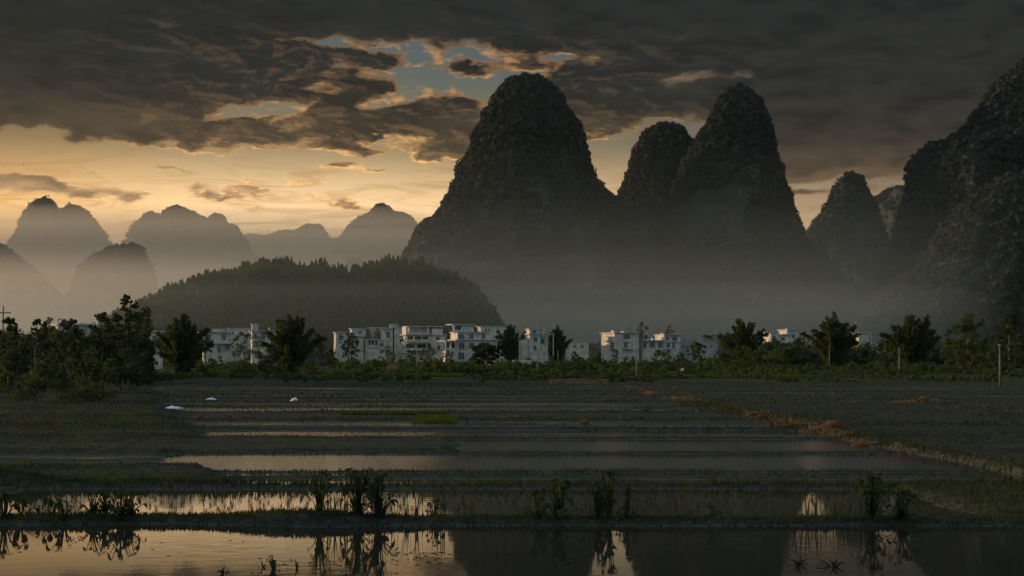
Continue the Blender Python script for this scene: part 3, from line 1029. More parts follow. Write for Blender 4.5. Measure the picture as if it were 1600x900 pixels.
# ------------------------------------------------------------------ houses
def house(label, D, rz, pxc, solids=(), loggias=(), windows=(), slabs=(), extras=(), wall='white_wall', group='white village houses', depth=8.0, tiled=()):
    """solids/loggias/slabs are given in photograph pixels across the front and turned into metres at the house's distance"""
    s = D / FPX
    py0 = 556 + (CAMH - .2) * FPX / D
    t = empty('village_house', (gx(pxc, D), D, .2), rad(rz))
    X = lambda p: (p - pxc) * s
    Z = lambda p: (py0 - p) * s
    for q in solids:                                   # px0, px1, top, bottom(None = ground), y front, y back
        x0, x1, a, b, y0, y1 = q
        MB().box(X(x0), X(x1), y0, y1, -.3 if b is None else Z(b), Z(a)).build('wall', M[wall], t)
    for x0, x1, a, y0, y1 in slabs:                    # flat roofs and storey slabs, overhanging
        MB().box(X(x0), X(x1), y0, y1, Z(a) - .14, Z(a) + .14).build('roof_slab', M['slab'], t)
    for x0, x1, a, b, nopen, y0, dp in loggias:        # open balconies: back wall, columns, parapet, floor
        w0, w1, z0, z1 = X(x0), X(x1), Z(b), Z(a)
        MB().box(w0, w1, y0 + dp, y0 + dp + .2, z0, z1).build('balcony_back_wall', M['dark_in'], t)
        MB().box(w0, w1, y0, y0 + dp, z0 - .12, z0 + .06).build('balcony_floor', M['slab'], t)
        MB().box(w0, w1, y0, y0 + dp, z1 - .25, z1).build('balcony_lintel', M[wall], t)
        MB().box(w0 + .02, w1 - .02, y0 + .02, y0 + .14, z0 + .06, z0 + .06 + min(.9, (z1 - z0) * .30)).build('balcony_rail', M[wall], t)
        cw = min(.45, (w1 - w0) / nopen * .2)
        for i in range(nopen + 1):
            cx = w0 + (w1 - w0) * i / nopen
            cx = min(max(cx, w0 + cw / 2), w1 - cw / 2)
            MB().box(cx - cw / 2, cx + cw / 2, y0 + .005, y0 + .4, z0 + .06, z1 - .25).build('column', M[wall], t)
        for i in range(nopen):                         # a glazed door in every bay
            c0 = w0 + (w1 - w0) * (i + .25) / nopen; c1 = w0 + (w1 - w0) * (i + .75) / nopen
            MB().box(c0, c1, y0 + dp - .05, y0 + dp - .01, z0 + .06, z0 + (z1 - z0) * .8).build('balcony_door', M['glass'], t)
    for x0, x1, a, b, y in windows:
        w0, w1, z0, z1 = X(x0), X(x1), Z(b), Z(a)
        f = MB(); k = .11
        f.box(w0 - k, w0, y - .06, y, z0 - k, z1 + k).box(w1, w1 + k, y - .06, y, z0 - k, z1 + k)
        f.box(w0, w1, y - .06, y, z1, z1 + k).box(w0 - .1, w1 + .1, y - .16, y, z0 - k, z0)
        f.box((w0 + w1) / 2 - .04, (w0 + w1) / 2 + .04, y - .05, y - .02, z0, z1)
        fo = f.build('window', M['frame'], t)
        MB().box(w0, w1, y - .02, y - .004, z0, z1).build('pane', M['glass'], fo)
    for x0, x1, a, b, y0, y1 in tiled:                 # pitched roof: ridge height a, eaves b
        v = [(X(x0), y0, Z(b)), (X(x1), y0, Z(b)), (X(x1), y1, Z(b)), (X(x0), y1, Z(b)), (X(x0), (y0 + y1) / 2, Z(a)), (X(x1), (y0 + y1) / 2, Z(a))]
        obj('roof', mesh_np('roof', v, [(0, 1, 5, 4), (2, 3, 4, 5), (0, 4, 3), (1, 2, 5), (0, 3, 2, 1)], M['roof']), t)
    for nm, x0, x1, a, b, y0, y1, mt in extras:
        MB().box(X(x0), X(x1), y0, y1, Z(b), Z(a)).build(nm, M[mt], t)
    tag(t, label, 'house', group)
    return t


G = None
house('white house with three-bay balcony over a two-bay balcony, left of the stepped house', 430, 16, 664,
      solids=[(638, 672, 523, G, 1.7, 8), (672, 698, 523, G, .0, 8), (636, 694, 511, 523, 2.2, 8), (676, 693, 513.5, 523, .6, 2.2)],
      loggias=[(634.5, 671.5, 524.5, 533.5, 3, .2, 1.5), (631, 668, 536.5, 547.5, 2, -.4, 2.1)],
      windows=[(682, 687, 526.5, 533, 0), (684, 688, 540, 546, 0)],
      slabs=[(632, 699, 523.2, -.4, 8.2), (636, 695, 510.2, .3, 8.3), (628, 671.8, 535.2, -.9, 1.7)],
      extras=[('parapet', 634, 672, 519.5, 521.5, -.1, .1, 'white_wall'), ('column', 668, 670.5, 511.5, 521.6, .4, .9, 'white_wall'), ('column', 638, 640, 511.5, 521.6, .4, .9, 'white_wall')])
house('tall stepped white house with a small top-floor loggia, behind the round tree', 415, 17, 735,
      solids=[(724, 741, 508, 519, .5, 7), (714, 764, 519.5, 531, 0, 8), (712, 778, 531.5, G, -.6, 8.4), (694, 711.9, 549, G, -.9, 7.8)],
      loggias=[(708, 723.5, 508.5, 519, 1, .3, 1.7), (693.5, 710.5, 534.5, 548, 2, -1.2, 1.6)],
      windows=[(733.5, 739.5, 522, 529, 0), (754, 758, 522, 529, 0), (716, 724, 522.5, 530.5, 0), (716, 724, 536, 545, -.6), (732, 739, 536, 544, -.6), (752, 763, 535.5, 542, -.6), (715, 724, 551, 561, -.6)],
      slabs=[(705, 743, 507, -.2, 7.4), (712, 766, 519.2, -.5, 8.3), (710, 781, 531, -1.3, 8.9), (691, 713, 533, -1.9, 7.9)])
house('white house with a little stair tower, left of the balconied house', 452, 15, 618,
      solids=[(600, 614, 514, G, .4, 6), (616, 641, 512, G, 0, 8), (611, 622, 507, 513.9, 1.2, 3.6)],
      windows=[(604, 609, 519, 527, .4), (625, 630, 530, 536, 0), (634, 638, 518, 524, 0)],
      slabs=[(597, 615, 513, -.2, 6.3), (610, 623, 506.6, .9, 4.0), (615, 643, 511.2, -.4, 8.3), (615, 642, 524, -.3, 0.1)])
house('small white house with a three-bay window porch, leftmost of the central cluster', 440, 14, 588,
      solids=[(575, 591, 543, G, .3, 6), (591.2, 603, 532, G, .2, 7), (575.5, 591, 530.5, 543, 1.6, 6)],
      loggias=[(575, 591, 531, 543, 3, .1, 1.4)],
      windows=[(594, 599, 536, 541, .2)],
      slabs=[(573.5, 592, 530, -.4, 6.2), (591.1, 604, 531.2, -.1, 7.2)])
house('narrow white house with one window above another, among the hazy bamboo', 420, 10, 836,
      solids=[(828, 844, 524, G, 0, 7), (844.2, 858, 526, G, 1.2, 7), (817, 827.8, 531, G, 1.5, 7), (829, 852, 514.5, 523, 1.8, 7)],
      windows=[(834, 839.5, 527, 534, 0), (833.5, 838, 541, 547, 0), (847, 852, 530, 537, 1.2), (834, 839, 516.5, 521, 1.8)],
      slabs=[(826, 866, 522, -.8, 7.3), (827, 853, 514, .9, 7.4)],
      extras=[('column', 864, 865.2, 522.7, 557, -.5, -.2, 'white_wall'), ('column', 850, 852, 514.5, 521.4, 1.0, 1.4, 'white_wall')])
house('cube-shaped white house with a sunlit left wall', 420, 24, 978,
      solids=[(958, 1001, 521, G, 0, 8.5)],
      windows=[(975, 980, 535.5, 543, 0), (974.5, 985, 522.8, 529.5, 0)],
      slabs=[(955.5, 1002, 520, -.5, 8.8), (973, 986, 533.6, -.7, .1), (972, 988, 545, -1.0, .1)],
      extras=[('rooftop_tank', 961, 965, 516.5, 519.3, 2, 3.2, 'tank'), ('porch_wall', 954, 957.8, 534, 549, .4, 1.2, 'brick'), ('rooftop_shed', 983, 986, 517.5, 519.3, 3, 5, 'white_wall')])
house('long low white house with a two-storey end block, right of the cube-shaped house', 425, 14, 1032,
      solids=[(1003, 1038, 533, G, .3, 7.5), (1038.2, 1065, 523.5, G, -.2, 8)],
      windows=[(1004.5, 1009, 535.5, 543, .3), (1015.5, 1023, 535.2, 542.6, .3), (1029, 1035, 535.2, 542.6, .3), (1051.5, 1059, 526, 532, -.2), (1042, 1047, 536, 542.5, -.2), (1051.5, 1055, 536, 543, -.2), (1042, 1048, 546, 551, -.2), (1041, 1046, 527, 531, -.2)],
      slabs=[(1001.5, 1038.1, 532.2, -.6, 7.8), (1036.5, 1066.5, 522.7, -.8, 8.4), (1039, 1065.5, 534, -.5, -.1)],
      extras=[('rooftop_tank', 1014, 1016, 529.5, 531.4, 2, 2.8, 'tank'), ('rooftop_tank', 1024, 1027, 528.5, 531.4, 3, 4, 'tank'), ('stair_tower', 1036.2, 1040, 520.5, 522, .2, 2, 'white_wall')])
house('grey gabled house with a dark tiled roof, right of the long low house', 445, 12, 1078,
      solids=[(1066, 1092, 541, G, 0, 7)], tiled=[(1065, 1093, 530, 541, -.5, 7.5)], wall='grey_wall', windows=[(1072, 1076, 545, 550, 0), (1082, 1086, 545, 550, 0)])
house('shaded white house with stacked terraces, between the two right bamboo clumps', 430, 12, 1226,
      solids=[(1203, 1217, 521, G, 0, 6), (1219, 1240, 524, G, .8, 8), (1233, 1252, 516, 533.8, 2, 8), (1237, 1254, 534, G, -.5, 8)],
      loggias=[(1209, 1232, 537, 548, 3, -1.4, 1.2)],
      windows=[(1223, 1228, 527, 532, .8), (1243, 1248, 538, 544, -.5), (1243, 1248, 522, 528, 2), (1206, 1211, 525, 531, 0)],
      slabs=[(1201, 1218, 520, -.4, 6.4), (1218, 1241, 523, .2, 8.3), (1232, 1254, 515, 1.5, 8.5), (1206, 1235, 535.6, -2.0, .7), (1235, 1256, 533.9, -1.0, 8.3)],
      extras=[('stair_tower', 1232.5, 1236, 513, 523, 1.2, 1.9, 'white_wall')])
house('blue-white house in deep shade right of the arching bamboo', 400, 8, 1362,
      solids=[(1341, 1358, 521, 545, 0, 7), (1360, 1380, 538, G, .5, 7), (1341, 1359, 545.2, G, .6, 7)],
      windows=[(1354, 1358.5, 541, 552, .5 - .5), (1366, 1371, 543, 549, .5)],
      slabs=[(1339, 1360, 520, -.5, 7.4), (1359, 1382, 537, 0, 7.4)],
      extras=[('column', 1361.5, 1363, 521, 537, .2, .6, 'white_wall')])
house('westernmost white house in view, with a broad canopy, right of the left bamboo', 405, 14, 336,
      solids=[(313, 360, 520, 535, 1, 8), (318, 361, 535.2, G, .2, 8.2), (331, 352, 513.5, 518.8, 3, 8)],
      windows=[(347, 352, 522.5, 531, 1), (340, 344, 541, 550, .2), (351, 358, 539, 545, .2), (324, 329, 524, 530, 1)],
      slabs=[(310, 362, 519, .3, 8.4), (337, 362, 536.8, -1.2, .25)],
      extras=[('parapet', 357, 360, 514, 518.8, 1.2, 1.6, 'white_wall'), ('roof_gable', 326, 331, 513, 518.8, 1.2, 2.8, 'brick')])
house('white house with a square stair tower, left of the spreading bamboo', 430, 14, 412,
      solids=[(394, 434, 518, G, .4, 8), (394, 404, 507, 517, 1.5, 4)],
      windows=[(408, 414, 520, 530, .4), (420, 425, 521, 529, .4), (397, 401, 522, 528, .4)],
      slabs=[(391, 436, 517.2, -.4, 8.4), (392.5, 405.5, 506.2, 1.1, 4.4)],
      extras=[('rooftop_tank', 420, 422, 511.5, 516.4, 2, 3, 'tank'), ('drain_pipe', 417, 417.8, 519, 556, .25, .38, 'frame')])
house('hazy white houses row end with an outside stair, left of the hazy middle tree', 470, 14, 546,
      solids=[(526, 545, 520, G, 1, 8), (546, 568, 526, G, .2, 8), (552, 574, 514, 525, 4, 9)],
      windows=[(530, 535, 525, 531, 1), (556, 560, 530, 536, .2), (563, 567, 513 + 4, 521, 4)],
      slabs=[(524, 546, 519.2, .4, 8.4), (545, 570, 525.2, -.3, 8.3), (550, 576, 513.3, 3.5, 9.3)],
      extras=[('stair', 538, 541, 529, 545, -.6, .9, 'white_wall')])
house('pale house glimpsed between the left grove and the left bamboo', 300, 14, 232,
      solids=[(212, 254, 519, G, .2, 8)], windows=[(222, 227, 525, 533, .2), (238, 243, 525, 533, .2), (238, 243, 542, 551, .2)],
      slabs=[(210, 257, 517.6, -.5, 8.3), (211, 256, 536.4, -.6, .15)], extras=[('rooftop_shed', 222, 232, 511, 516.4, 2, 5, 'roof')])
house('house behind the left grove with a sunlit gable edge', 320, 26, 112,
      solids=[(91, 140, 508, G, .2, 8)], windows=[(104, 109, 514, 522, .2), (122, 127, 514, 522, .2), (104, 109, 533, 541, .2)], slabs=[(89, 142, 506.8, -.3, 8.3)], wall='grey_wall')
house('low pale house almost hidden behind the leftmost trees', 310, 14, 45,
      solids=[(24, 66, 526, G, 0, 8)], windows=[(34, 39, 533, 540, 0), (50, 55, 533, 540, 0)], slabs=[(22, 69, 524.8, -.5, 8.3)], wall='grey_wall')
house('distant flat-roofed house showing over the hazy bamboo', 530, 12, 772,
      solids=[(751, 792, 511, G, 0, 7)], windows=[(757, 760, 514, 519, 0), (762, 765, 514, 519, 0)], slabs=[(748, 795, 510, -.5, 7.3)])
house('distant low white house left of the cube-shaped house', 540, 12, 908,
      solids=[(889, 920, 535, G, 0, 6)], windows=[(896, 900, 539, 543, 0), (908, 912, 539, 543, 0)], slabs=[(887, 922, 534, -.4, 6.3)])
house('distant white house over the roofs left of the hazy middle tree', 560, 12, 505,
      solids=[(492, 522, 513, G, 0, 6)], windows=[(500, 503, 518, 522, 0), (511, 514, 518, 522, 0)], slabs=[(490, 524, 512, -.4, 6.3)])

house('distant pale house over the small porch house', 545, 12, 588,
      solids=[(577, 601, 513, G, 0, 6)], windows=[(583, 586, 517, 521, 0), (592, 595, 517, 521, 0)], slabs=[(575, 603, 512, -.4, 6.3)])
house('distant flat-roofed house behind the canopied house', 530, 12, 367,
      solids=[(355, 390, 514, G, 0, 6)], windows=[(362, 365, 519, 523, 0), (374, 377, 519, 523, 0)], slabs=[(353, 392, 513, -.4, 6.3)])
house('distant low house right of the grey gabled house', 560, 12, 1108,
      solids=[(1092, 1122, 535, G, 0, 6)], windows=[(1098, 1101, 539, 543, 0), (1110, 1113, 539, 543, 0)], slabs=[(1090, 1124, 534, -.4, 6.3)], wall='grey_wall')

# garden walls, poles, small things of the village
def simple(name, me, label, cat, group=None):
    return tag(obj(name, me), label, cat, group)


w = MB().box(gx(800, 330), gx(832, 330), 330, 330.3, -.2, 2.0)
simple('garden_wall', w.mesh('garden_wall', M['white_wall']), 'low white garden wall below the narrow white house', 'wall')
w = MB().box(gx(605, 300), gx(632, 300), 300, 300.3, -.2, 1.2)
simple('garden_wall', w.mesh('garden_wall', M['brick']), 'low reddish brick wall below the small porch house', 'wall')
bw = empty('brick_embankment', (gx(905, 146), 146.0, 0))
xw = (gx(950, 146) - gx(860, 146)) / 2
MB().box(-xw, xw, 0, .35, -.2, .50).build('wall', M['brick'], bw)
MB().box(-xw - .05, xw + .05, -.06, .40, .50, .57).build('coping', M['brick'], bw)
for i in range(13):
    x = -xw + 2 * xw * i / 12
    MB().box(x - .07, x + .07, -.09, -.002, -.2, .49).build('buttress', M['brick'], bw)
tag(bw, 'low orange-red brick embankment at the far edge of the paddies', 'wall')


def pole(px, top, base, label, arm=False):
    D = CAMH * FPX / (base - 556) if base > 558 else 400
    D = min(D, 400)
    x = gx(px, D); z0 = gz(x, D) - .15
    h = at(px, top, D).z - z0
    t = empty('utility_pole', (x, D, z0))
    k = D / FPX
    MB().tube([(0, 0, 0), (0, 0, h * .5), (0, 0, h)], [.10 + k * .15, .09 + k * .12, .06 + k * .08], 8).build('post', M['pole'], t, True)
    MB().box(-.12, .12, -.08, .08, h, h + .10).build('cap', M['slab'], t)
    if arm: MB().box(-.8, .8, -.06, .06, h * .92, h * .92 + .12).build('crossarm', M['pole'], t)
    tag(t, label, 'pole', 'posts along the village edge')


pole(995, 546, 594, 'dark wooden-looking post standing before the long low house')
pole(840, 548, 588, 'pale post right of the round spreading tree')
pole(872, 549, 584, 'thin pale post between the round tree and the lollipop tree')
pole(1296, 541, 580, 'pale post below the arching dark bamboo')
pole(1405, 546, 590, 'pale post left of the bamboo second from the right edge')
pole(1562, 540, 604, 'tallest post, standing at the right edge before dark trees')
pole(652, 550, 580, 'thin post in front of the balconied house')
pole(4, 480, 600, 'dark square post rising out of the leftmost trees', True)
pole(569, 552, 580, 'thin post left of the small porch house')

tk = empty('water_tank', at(627, 498, 600))
MB().box(-.9, .9, -.9, .9, 0, 1.6).build('tank', M['tank'], tk)
for i in (-1, 1):
    for j in (-1, 1):
        MB().box(i * .7 - .08, i * .7 + .08, j * .7 - .08, j * .7 + .08, -4.5, 0).build('leg', M['slab'], tk)
tag(tk, 'small white water tank on legs at the foot of the wooded hill', 'tank')


def sheet(px, py, wpx, hpx, label, mat, seed, name='plastic_sheet'):
    D = CAMH * FPX / (py - 556)
    r = np.random.default_rng(seed)
    x, w, hh = gx(px, D), wpx * D / FPX, hpx * D / FPX
    nx, ny = 14, 8
    u = np.linspace(-1, 1, nx)[:, None]; v = np.linspace(-1, 1, ny)[None, :]
    X = u * w / 2 + 0 * v + r.normal(size=(nx, ny)) * w * .012; Y = v * w * .35 + 0 * u + r.normal(size=(nx, ny)) * w * .02
    Zz = np.clip((1 - np.abs(u) ** 1.6) * (1 - np.abs(v) ** 2), 0, 1) * hh * (.5 + r.random((nx, ny))) + .02
    i = np.arange(nx - 1)[:, None] * ny + np.arange(ny - 1)[None, :]
    F = np.stack([i, i + ny, i + ny + 1, i + 1], -1).reshape(-1, 4)
    o = obj(name, mesh_np(name, np.stack([X, Y, Zz], -1).reshape(-1, 3), F, M[mat]), None, (x, D, gz(x, D) + .03))
    so = o.modifiers.new('thick', 'SOLIDIFY'); so.thickness = .015
    return tag(o, label, 'sheet', 'plastic sheets left on the field')


sheet(272, 638.5, 30, 3, 'longest pale plastic sheet lying in the dark field at left', 'tarp', 3)
sheet(461, 629, 17, 5, 'small humped white plastic sheet below the spreading bamboo', 'tarp', 4)
sheet(331, 626.5, 16, 2.5, 'flat grey plastic sheet behind the longest sheet', 'tarp', 5)
sheet(928, 565, 6, 6, 'blue plastic sheet among bushes left of the cube-shaped house', 'blue', 6)


def flyer(loc, span, label, mat, rz, up=.25, group=None):
    t = empty('flying_bird', loc, rz)
    L_ = span * .62
    pts = [(0, -L_ * .5, 0), (0, -L_ * .3, .01), (0, 0, 0), (0, L_ * .28, .01), (0, L_ * .42, .03), (0, L_ * .62, .02)]
    MB().tube(pts, [span * .012, span * .055, span * .075, span * .05, span * .035, span * .006], 8).build('body', M[mat], t, True)
    for s in (-1, 1):
        v = []
        for k_, (xx, zz, ch, sw) in enumerate(((.03, 0, .26, 0), (.22, up * .55, .25, .04), (.40, up * .75, .16, -.05), (.52, up * .62, .03, -.14))):
            v += [(s * xx * span, (sw + ch * .5) * span, zz * span + .004), (s * xx * span, (sw - ch * .5) * span, zz * span),
                  (s * xx * span, (sw + ch * .5) * span, zz * span - .012 * span), (s * xx * span, (sw - ch * .5) * span, zz * span - .008 * span)]
        f = []
        for k_ in range(3):
            a = k_ * 4; b = a + 4
            f += [(a, b, b + 1, a + 1), (a + 2, a + 3, b + 3, b + 2), (a, a + 2, b + 2, b), (a + 1, b + 1, b + 3, a + 3)]
        f += [(12, 14, 15, 13), (0, 1, 3, 2)]
        obj('wing', mesh_np('wing', v, f, M[mat]), t)
    tag(t, label, 'bird', group)


flyer(at(12, 250, 230), .46, 'tiny dark bird nearest the left edge, flying in the yellow sky', 'bird', .5, .12, 'birds in the sky')
flyer(at(37, 258, 230), .62, 'dark bird with spread wings above the double peak', 'bird', .9, .22, 'birds in the sky')
flyer(at(1066, 578.5, 205), .95, 'white egret with raised wings low over the green strip', 'egret', 1.2, .35)

# ------------------------------------------------------------------ fields: grass, stubble, straw, crops
def blades(name, x, y, h, w, lean, mat, label, cat, seed, z=None, jag=1.0):
    g = np.random.default_rng(seed)
    n = len(x)
    z = ground_z(x, y) - .015 if z is None else z
    a = g.random(n) * 6.283
    dx, dy = np.cos(a) * w, np.sin(a) * w * .6
    lx, ly = g.normal(size=n) * lean * h, g.normal(size=n) * lean * h
    m1 = .55
    b = np.stack([x, y, z], -1)
    s = np.stack([dx, dy, 0 * dx], -1)
    mid = b + np.stack([lx * .35, ly * .35, h * m1], -1)
    tip = b + np.stack([lx, ly, h * (1 - .25 * np.abs(lx / np.maximum(h, 1e-4)))], -1)
    V = np.stack([b - s, b + s, mid + s * .8, tip, mid - s * .8], 1).reshape(-1, 3)
    F3 = []
    i = np.arange(n)[:, None] * 5
    F = np.concatenate([i + np.array([0, 1, 2]), i + np.array([0, 2, 4]), i + np.array([4, 2, 3])], 0)
    return tag(obj(name, mesh_np(name, V, F, M[mat])), label, cat, None, 'stuff')


g = np.random.default_rng(501)


def along(d, hw, n, xl, xr, dens=None):
    x = xl + (xr - xl) * g.random(n)
    y = d + hw * g.normal(size=n) * .5
    return x, y


def patchy(x, y, k, thr, s=0.0):
    return fbm(x * k + s, y * k * .6 + s, 3) > thr


x, y = along(25.55, 1.15, 30000, -11.5, 13)
h = .03 + .07 * g.random(len(x)) ** 1.5 + .10 * np.clip(fbm(x * .9, y * .9, 3) * 2.2, 0, 1) * g.random(len(x))
blades('bund_grass', x, y, h, .008 + .009 * g.random(len(x)), .35, 'grass', 'short ragged grass growing over the front bund', 'grass', 502)
x, y = along(32.5, .9, 12000, -13, 13.5)
h = .05 + .16 * g.random(len(x)) ** 1.4 + .16 * np.clip(fbm(x * .6 + 9, y, 3) * 2, 0, 1)
blades('bund_grass', x, y, h, .008 + .008 * g.random(len(x)), .25, 'grass', 'taller tufted grass on the bund behind the second pool', 'grass', 503)
X_, Y_ = [], []
for d, hw in ((34.6, 1.3), (36.5, .5), (43.3, .8), (51.0, .9)):
    x, y = along(d, hw, 6500, -24, 13.5); X_.append(x); Y_.append(y)
x, y = np.concatenate(X_), np.concatenate(Y_)
h = .02 + .08 * g.random(len(x)) ** 2 + .08 * np.clip(fbm(x * .4 + 2, y * .4, 3) * 2, 0, 1)
blades('bund_grass', x, y, h, .010 + .012 * g.random(len(x)), .3, 'grass', 'dark grass on the bunds between the middle pools', 'grass', 504)
X_, Y_ = [], []
for d, hw, *_ in BUNDS[6:]:
    n = 2600
    x, y = along(d, hw * 1.3, n, -.42 * d, .42 * d); X_.append(x); Y_.append(y)
x, y = np.concatenate(X_), np.concatenate(Y_)
k_ = patchy(x, y, .12, -.08)
x, y = x[k_], y[k_]
h = (.03 + .13 * g.random(len(x)) ** 2)
blades('bund_grass', x, y, h, .02 + .0004 * y, .3, 'grass', 'rough grass on the bunds of the far paddies', 'grass', 505)
# rice stubble standing in rows in the second pool and the far mud
rows = np.arange(27.1, 31.5, .62)
x = np.concatenate([np.arange(-10, 8, .28) + g.normal(size=len(np.arange(-10, 8, .28))) * .06 for _ in rows])
y = np.concatenate([np.full(len(np.arange(-10, 8, .28)), r_) + g.normal(size=len(np.arange(-10, 8, .28))) * .08 for r_ in rows])
keep = (g.random(len(x)) < .8)
x, y = x[keep], y[keep]
x = np.repeat(x, 9) + g.normal(size=len(x) * 9) * .022; y = np.repeat(y, 9) + g.normal(size=len(y) * 9) * .022
h = .05 + .12 * g.random(len(x))
blades('rice_stubble', x, y, h, np.full(len(x), .006), .25, 'grass', 'rows of cut rice stubble standing in the second pool', 'stubble', 506, z=np.full(len(x), -.01))
y = 53 + 92 * g.random(26000) ** 1.2
x = (g.random(26000) * 2 - 1) * .42 * y
y = np.round(y / .9) * .9 + g.normal(size=len(y)) * .12
k_ = patchy(x * .25, y, .5, .04, 8)
x, y = x[k_], y[k_]
blades('rice_stubble', x, y, .03 + .09 * g.random(len(x)), .014 + .0003 * y, .35, 'grass', 'thin stubble scattered over the far muddy strips', 'stubble', 507)
# left land between grove and pools
y = 33 + 66 * g.random(42000); x = -8.5 - (y - 40) * .30 - g.random(42000) ** 1.1 * (.15 * y + 6)
k_ = fbm(np.floor(y / (2.2 + .03 * y)) * 1.7, x * .03 + 2, 2) + .5 * fbm(x * .3, y * .3, 2) > -.02
x, y = x[k_], y[k_]
blades('field_grass', x, y, .03 + .09 * g.random(len(x)) ** 2, .012 + .0003 * y, .35, 'grass', 'dark rough grass on the dry plots at left', 'grass', 508)
y = 27 + 60 * g.random(34000); x = path_x(y) + .6 + g.random(34000) ** 1.2 * (.20 * y)
k_ = fbm(np.floor(y / (2.2 + .03 * y)) * 1.7 + 9, x * .03 + 2, 2) + .5 * fbm(x * .3, y * .3, 2) > -.02
x, y = x[k_], y[k_]
blades('field_grass', x, y, .03 + .09 * g.random(len(x)) ** 2, .012 + .0003 * y, .35, 'grass', 'dark rough grass right of the straw-covered path', 'grass', 509)
x = 8.0 + 6.5 * g.random(9000); y = 26.2 + 7.5 * g.random(9000)
blades('field_grass', x, y, .04 + .16 * g.random(len(x)) ** 2, .008 + .008 * g.random(len(x)), .35, 'grass', 'rank grass closing the right end of the second pool', 'grass', 513)
# straw along the footpath bunds
y = 38 + 80 * g.random(8000)
x = path_x(y) + g.normal(size=len(y)) * .36
k_ = fbm(y * .22 + 4, x * .6, 3) > .10 - .0016 * (y - 40)
x, y = x[k_], y[k_]
blades('path_straw', x, y, .04 + .14 * g.random(len(x)) ** 1.5, .016 + .00035 * y, .7, 'straw', 'dry orange straw along the path bund running up the field', 'straw', 510)
y = 33 + 60 * g.random(9000); x = path_x(y) + g.normal(size=len(y)) * .45
blades('path_grass', x, y, .04 + .12 * g.random(len(x)) ** 1.5, .009 + .0003 * y, .4, 'grass', 'dull grass growing over the path bund', 'grass', 514)
y = 58 + 34 * g.random(2600)
k_ = fbm(y * .16 + 1, y * 0 + 5, 3) > -.05
y = y[k_]; x = path2_x(y) + g.normal(size=len(y)) * .5
blades('path_straw', x, y, .04 + .14 * g.random(len(x)) ** 1.5, .016 + .00035 * y, .7, 'straw', 'dry straw along the second path bund near the right edge', 'straw', 511)
# scattered straw in the far strips
n = 900
cx_ = (g.random(n) * 2 - 1) * 30; cy_ = 58 + 82 * g.random(n)
k_ = (fbm(cx_ * .08, cy_ * .2 + 3, 3) > .10)
cx_, cy_ = cx_[k_], cy_[k_]
x = np.repeat(cx_, 8) + g.normal(size=len(cx_) * 8) * .5; y = np.repeat(cy_, 8) + g.normal(size=len(cy_) * 8) * .12
blades('loose_straw', x, y, .05 + .12 * g.random(len(x)), .015 + .0003 * y, .8, 'straw', 'loose wisps of straw caught on the far strips', 'straw', 512)


def straw_heap(px, py, wpx, hpx, label, seed, mat='straw'):
    D = CAMH * FPX / (py - 556)
    r = np.random.default_rng(seed)
    xc, w, hh = gx(px, D), wpx * D / FPX, hpx * D / FPX
    n = 420
    a = r.normal(size=(n, 2)) * np.array([w * .24, w * .12])
    zt = np.exp(-(a[:, 0] / (w * .28)) ** 2) * hh * r.random(n)
    d = r.normal(size=(n, 3)); d[:, 2] *= .5; d /= np.linalg.norm(d, axis=1, keepdims=True)
    c = np.stack([a[:, 0], a[:, 1], zt + .02], -1)
    l_ = w * .22
    sd_ = np.cross(d, [0, 0, 1.0]) * w * .012 + np.array([0, 0, w * .008])
    V = np.stack([c - d * l_ * .5, c + sd_, c + d * l_ * .5, c - sd_], 1).reshape(-1, 3)
    V[:, 2] = np.maximum(V[:, 2], 0)
    t = obj('straw_heap', mesh_np('straw_heap', V, np.arange(len(V)).reshape(-1, 4), M[mat]), None, (xc, D, gz(xc, D)))
    tag(t, label, 'straw heap', 'straw heaps in the paddies')


straw_heap(912, 664, 22, 8, 'bright orange straw heap in the middle of the field', 601)
straw_heap(1022, 620, 26, 7, 'straw heap at the far head of the path bund', 602)
straw_heap(983, 612, 14, 5, 'small straw heap left of the path head', 603)
straw_heap(1175, 653, 26, 6, 'flattened straw heap just left of the path bund', 604)
straw_heap(1300, 676, 60, 12, 'widest brownish straw heap beside the path bund', 605)
straw_heap(1440, 632, 34, 8, 'straw heap on the second path near the right edge', 606)
straw_heap(1345, 696, 44, 10, 'nearest straw heap, where the path meets the pools', 607)

# bright green seedling strips and a green patch
n = 16000
x = gx(580, 195) + (gx(725, 195) - gx(580, 195)) * g.random(n); y = 186 + 18 * g.random(n)
blades('seedling_strip', x, y, .28 + .18 * g.random(n), np.full(n, .05), .2, 'crop', 'bright green seedling strip left of the round spreading tree', 'crop', 520)
n = 18000
x = gx(965, 190) + (gx(1245, 190) - gx(965, 190)) * g.random(n); y = 176 + 16 * g.random(n)
blades('seedling_strip', x, y, .25 + .16 * g.random(n), np.full(n, .05), .2, 'crop', 'green seedling strip under the egret, beyond the paddies', 'crop', 521)
n = 700
x = gx(680, 64) + (g.random(n) - .5) * 2.0; y = 62.5 + 3.0 * g.random(n)
blades('seedling_patch', x, y, .12 + .2 * g.random(n), np.full(n, .022), .3, 'crop', 'small patch of green seedlings among the muddy strips', 'crop', 522)
n = 3200
x = gx(530, 70) + (gx(700, 70) - gx(530, 70)) * g.random(n); y = 70.5 + 1.6 * g.random(n)
k_ = fbm(x * .7, y, 2) > -.12
blades('seedling_patch', x[k_], y[k_], .10 + .18 * g.random(k_.sum()), np.full(k_.sum(), .022), .3, 'crop', 'thin row of yellowish seedlings across the left of the strips', 'crop', 523)

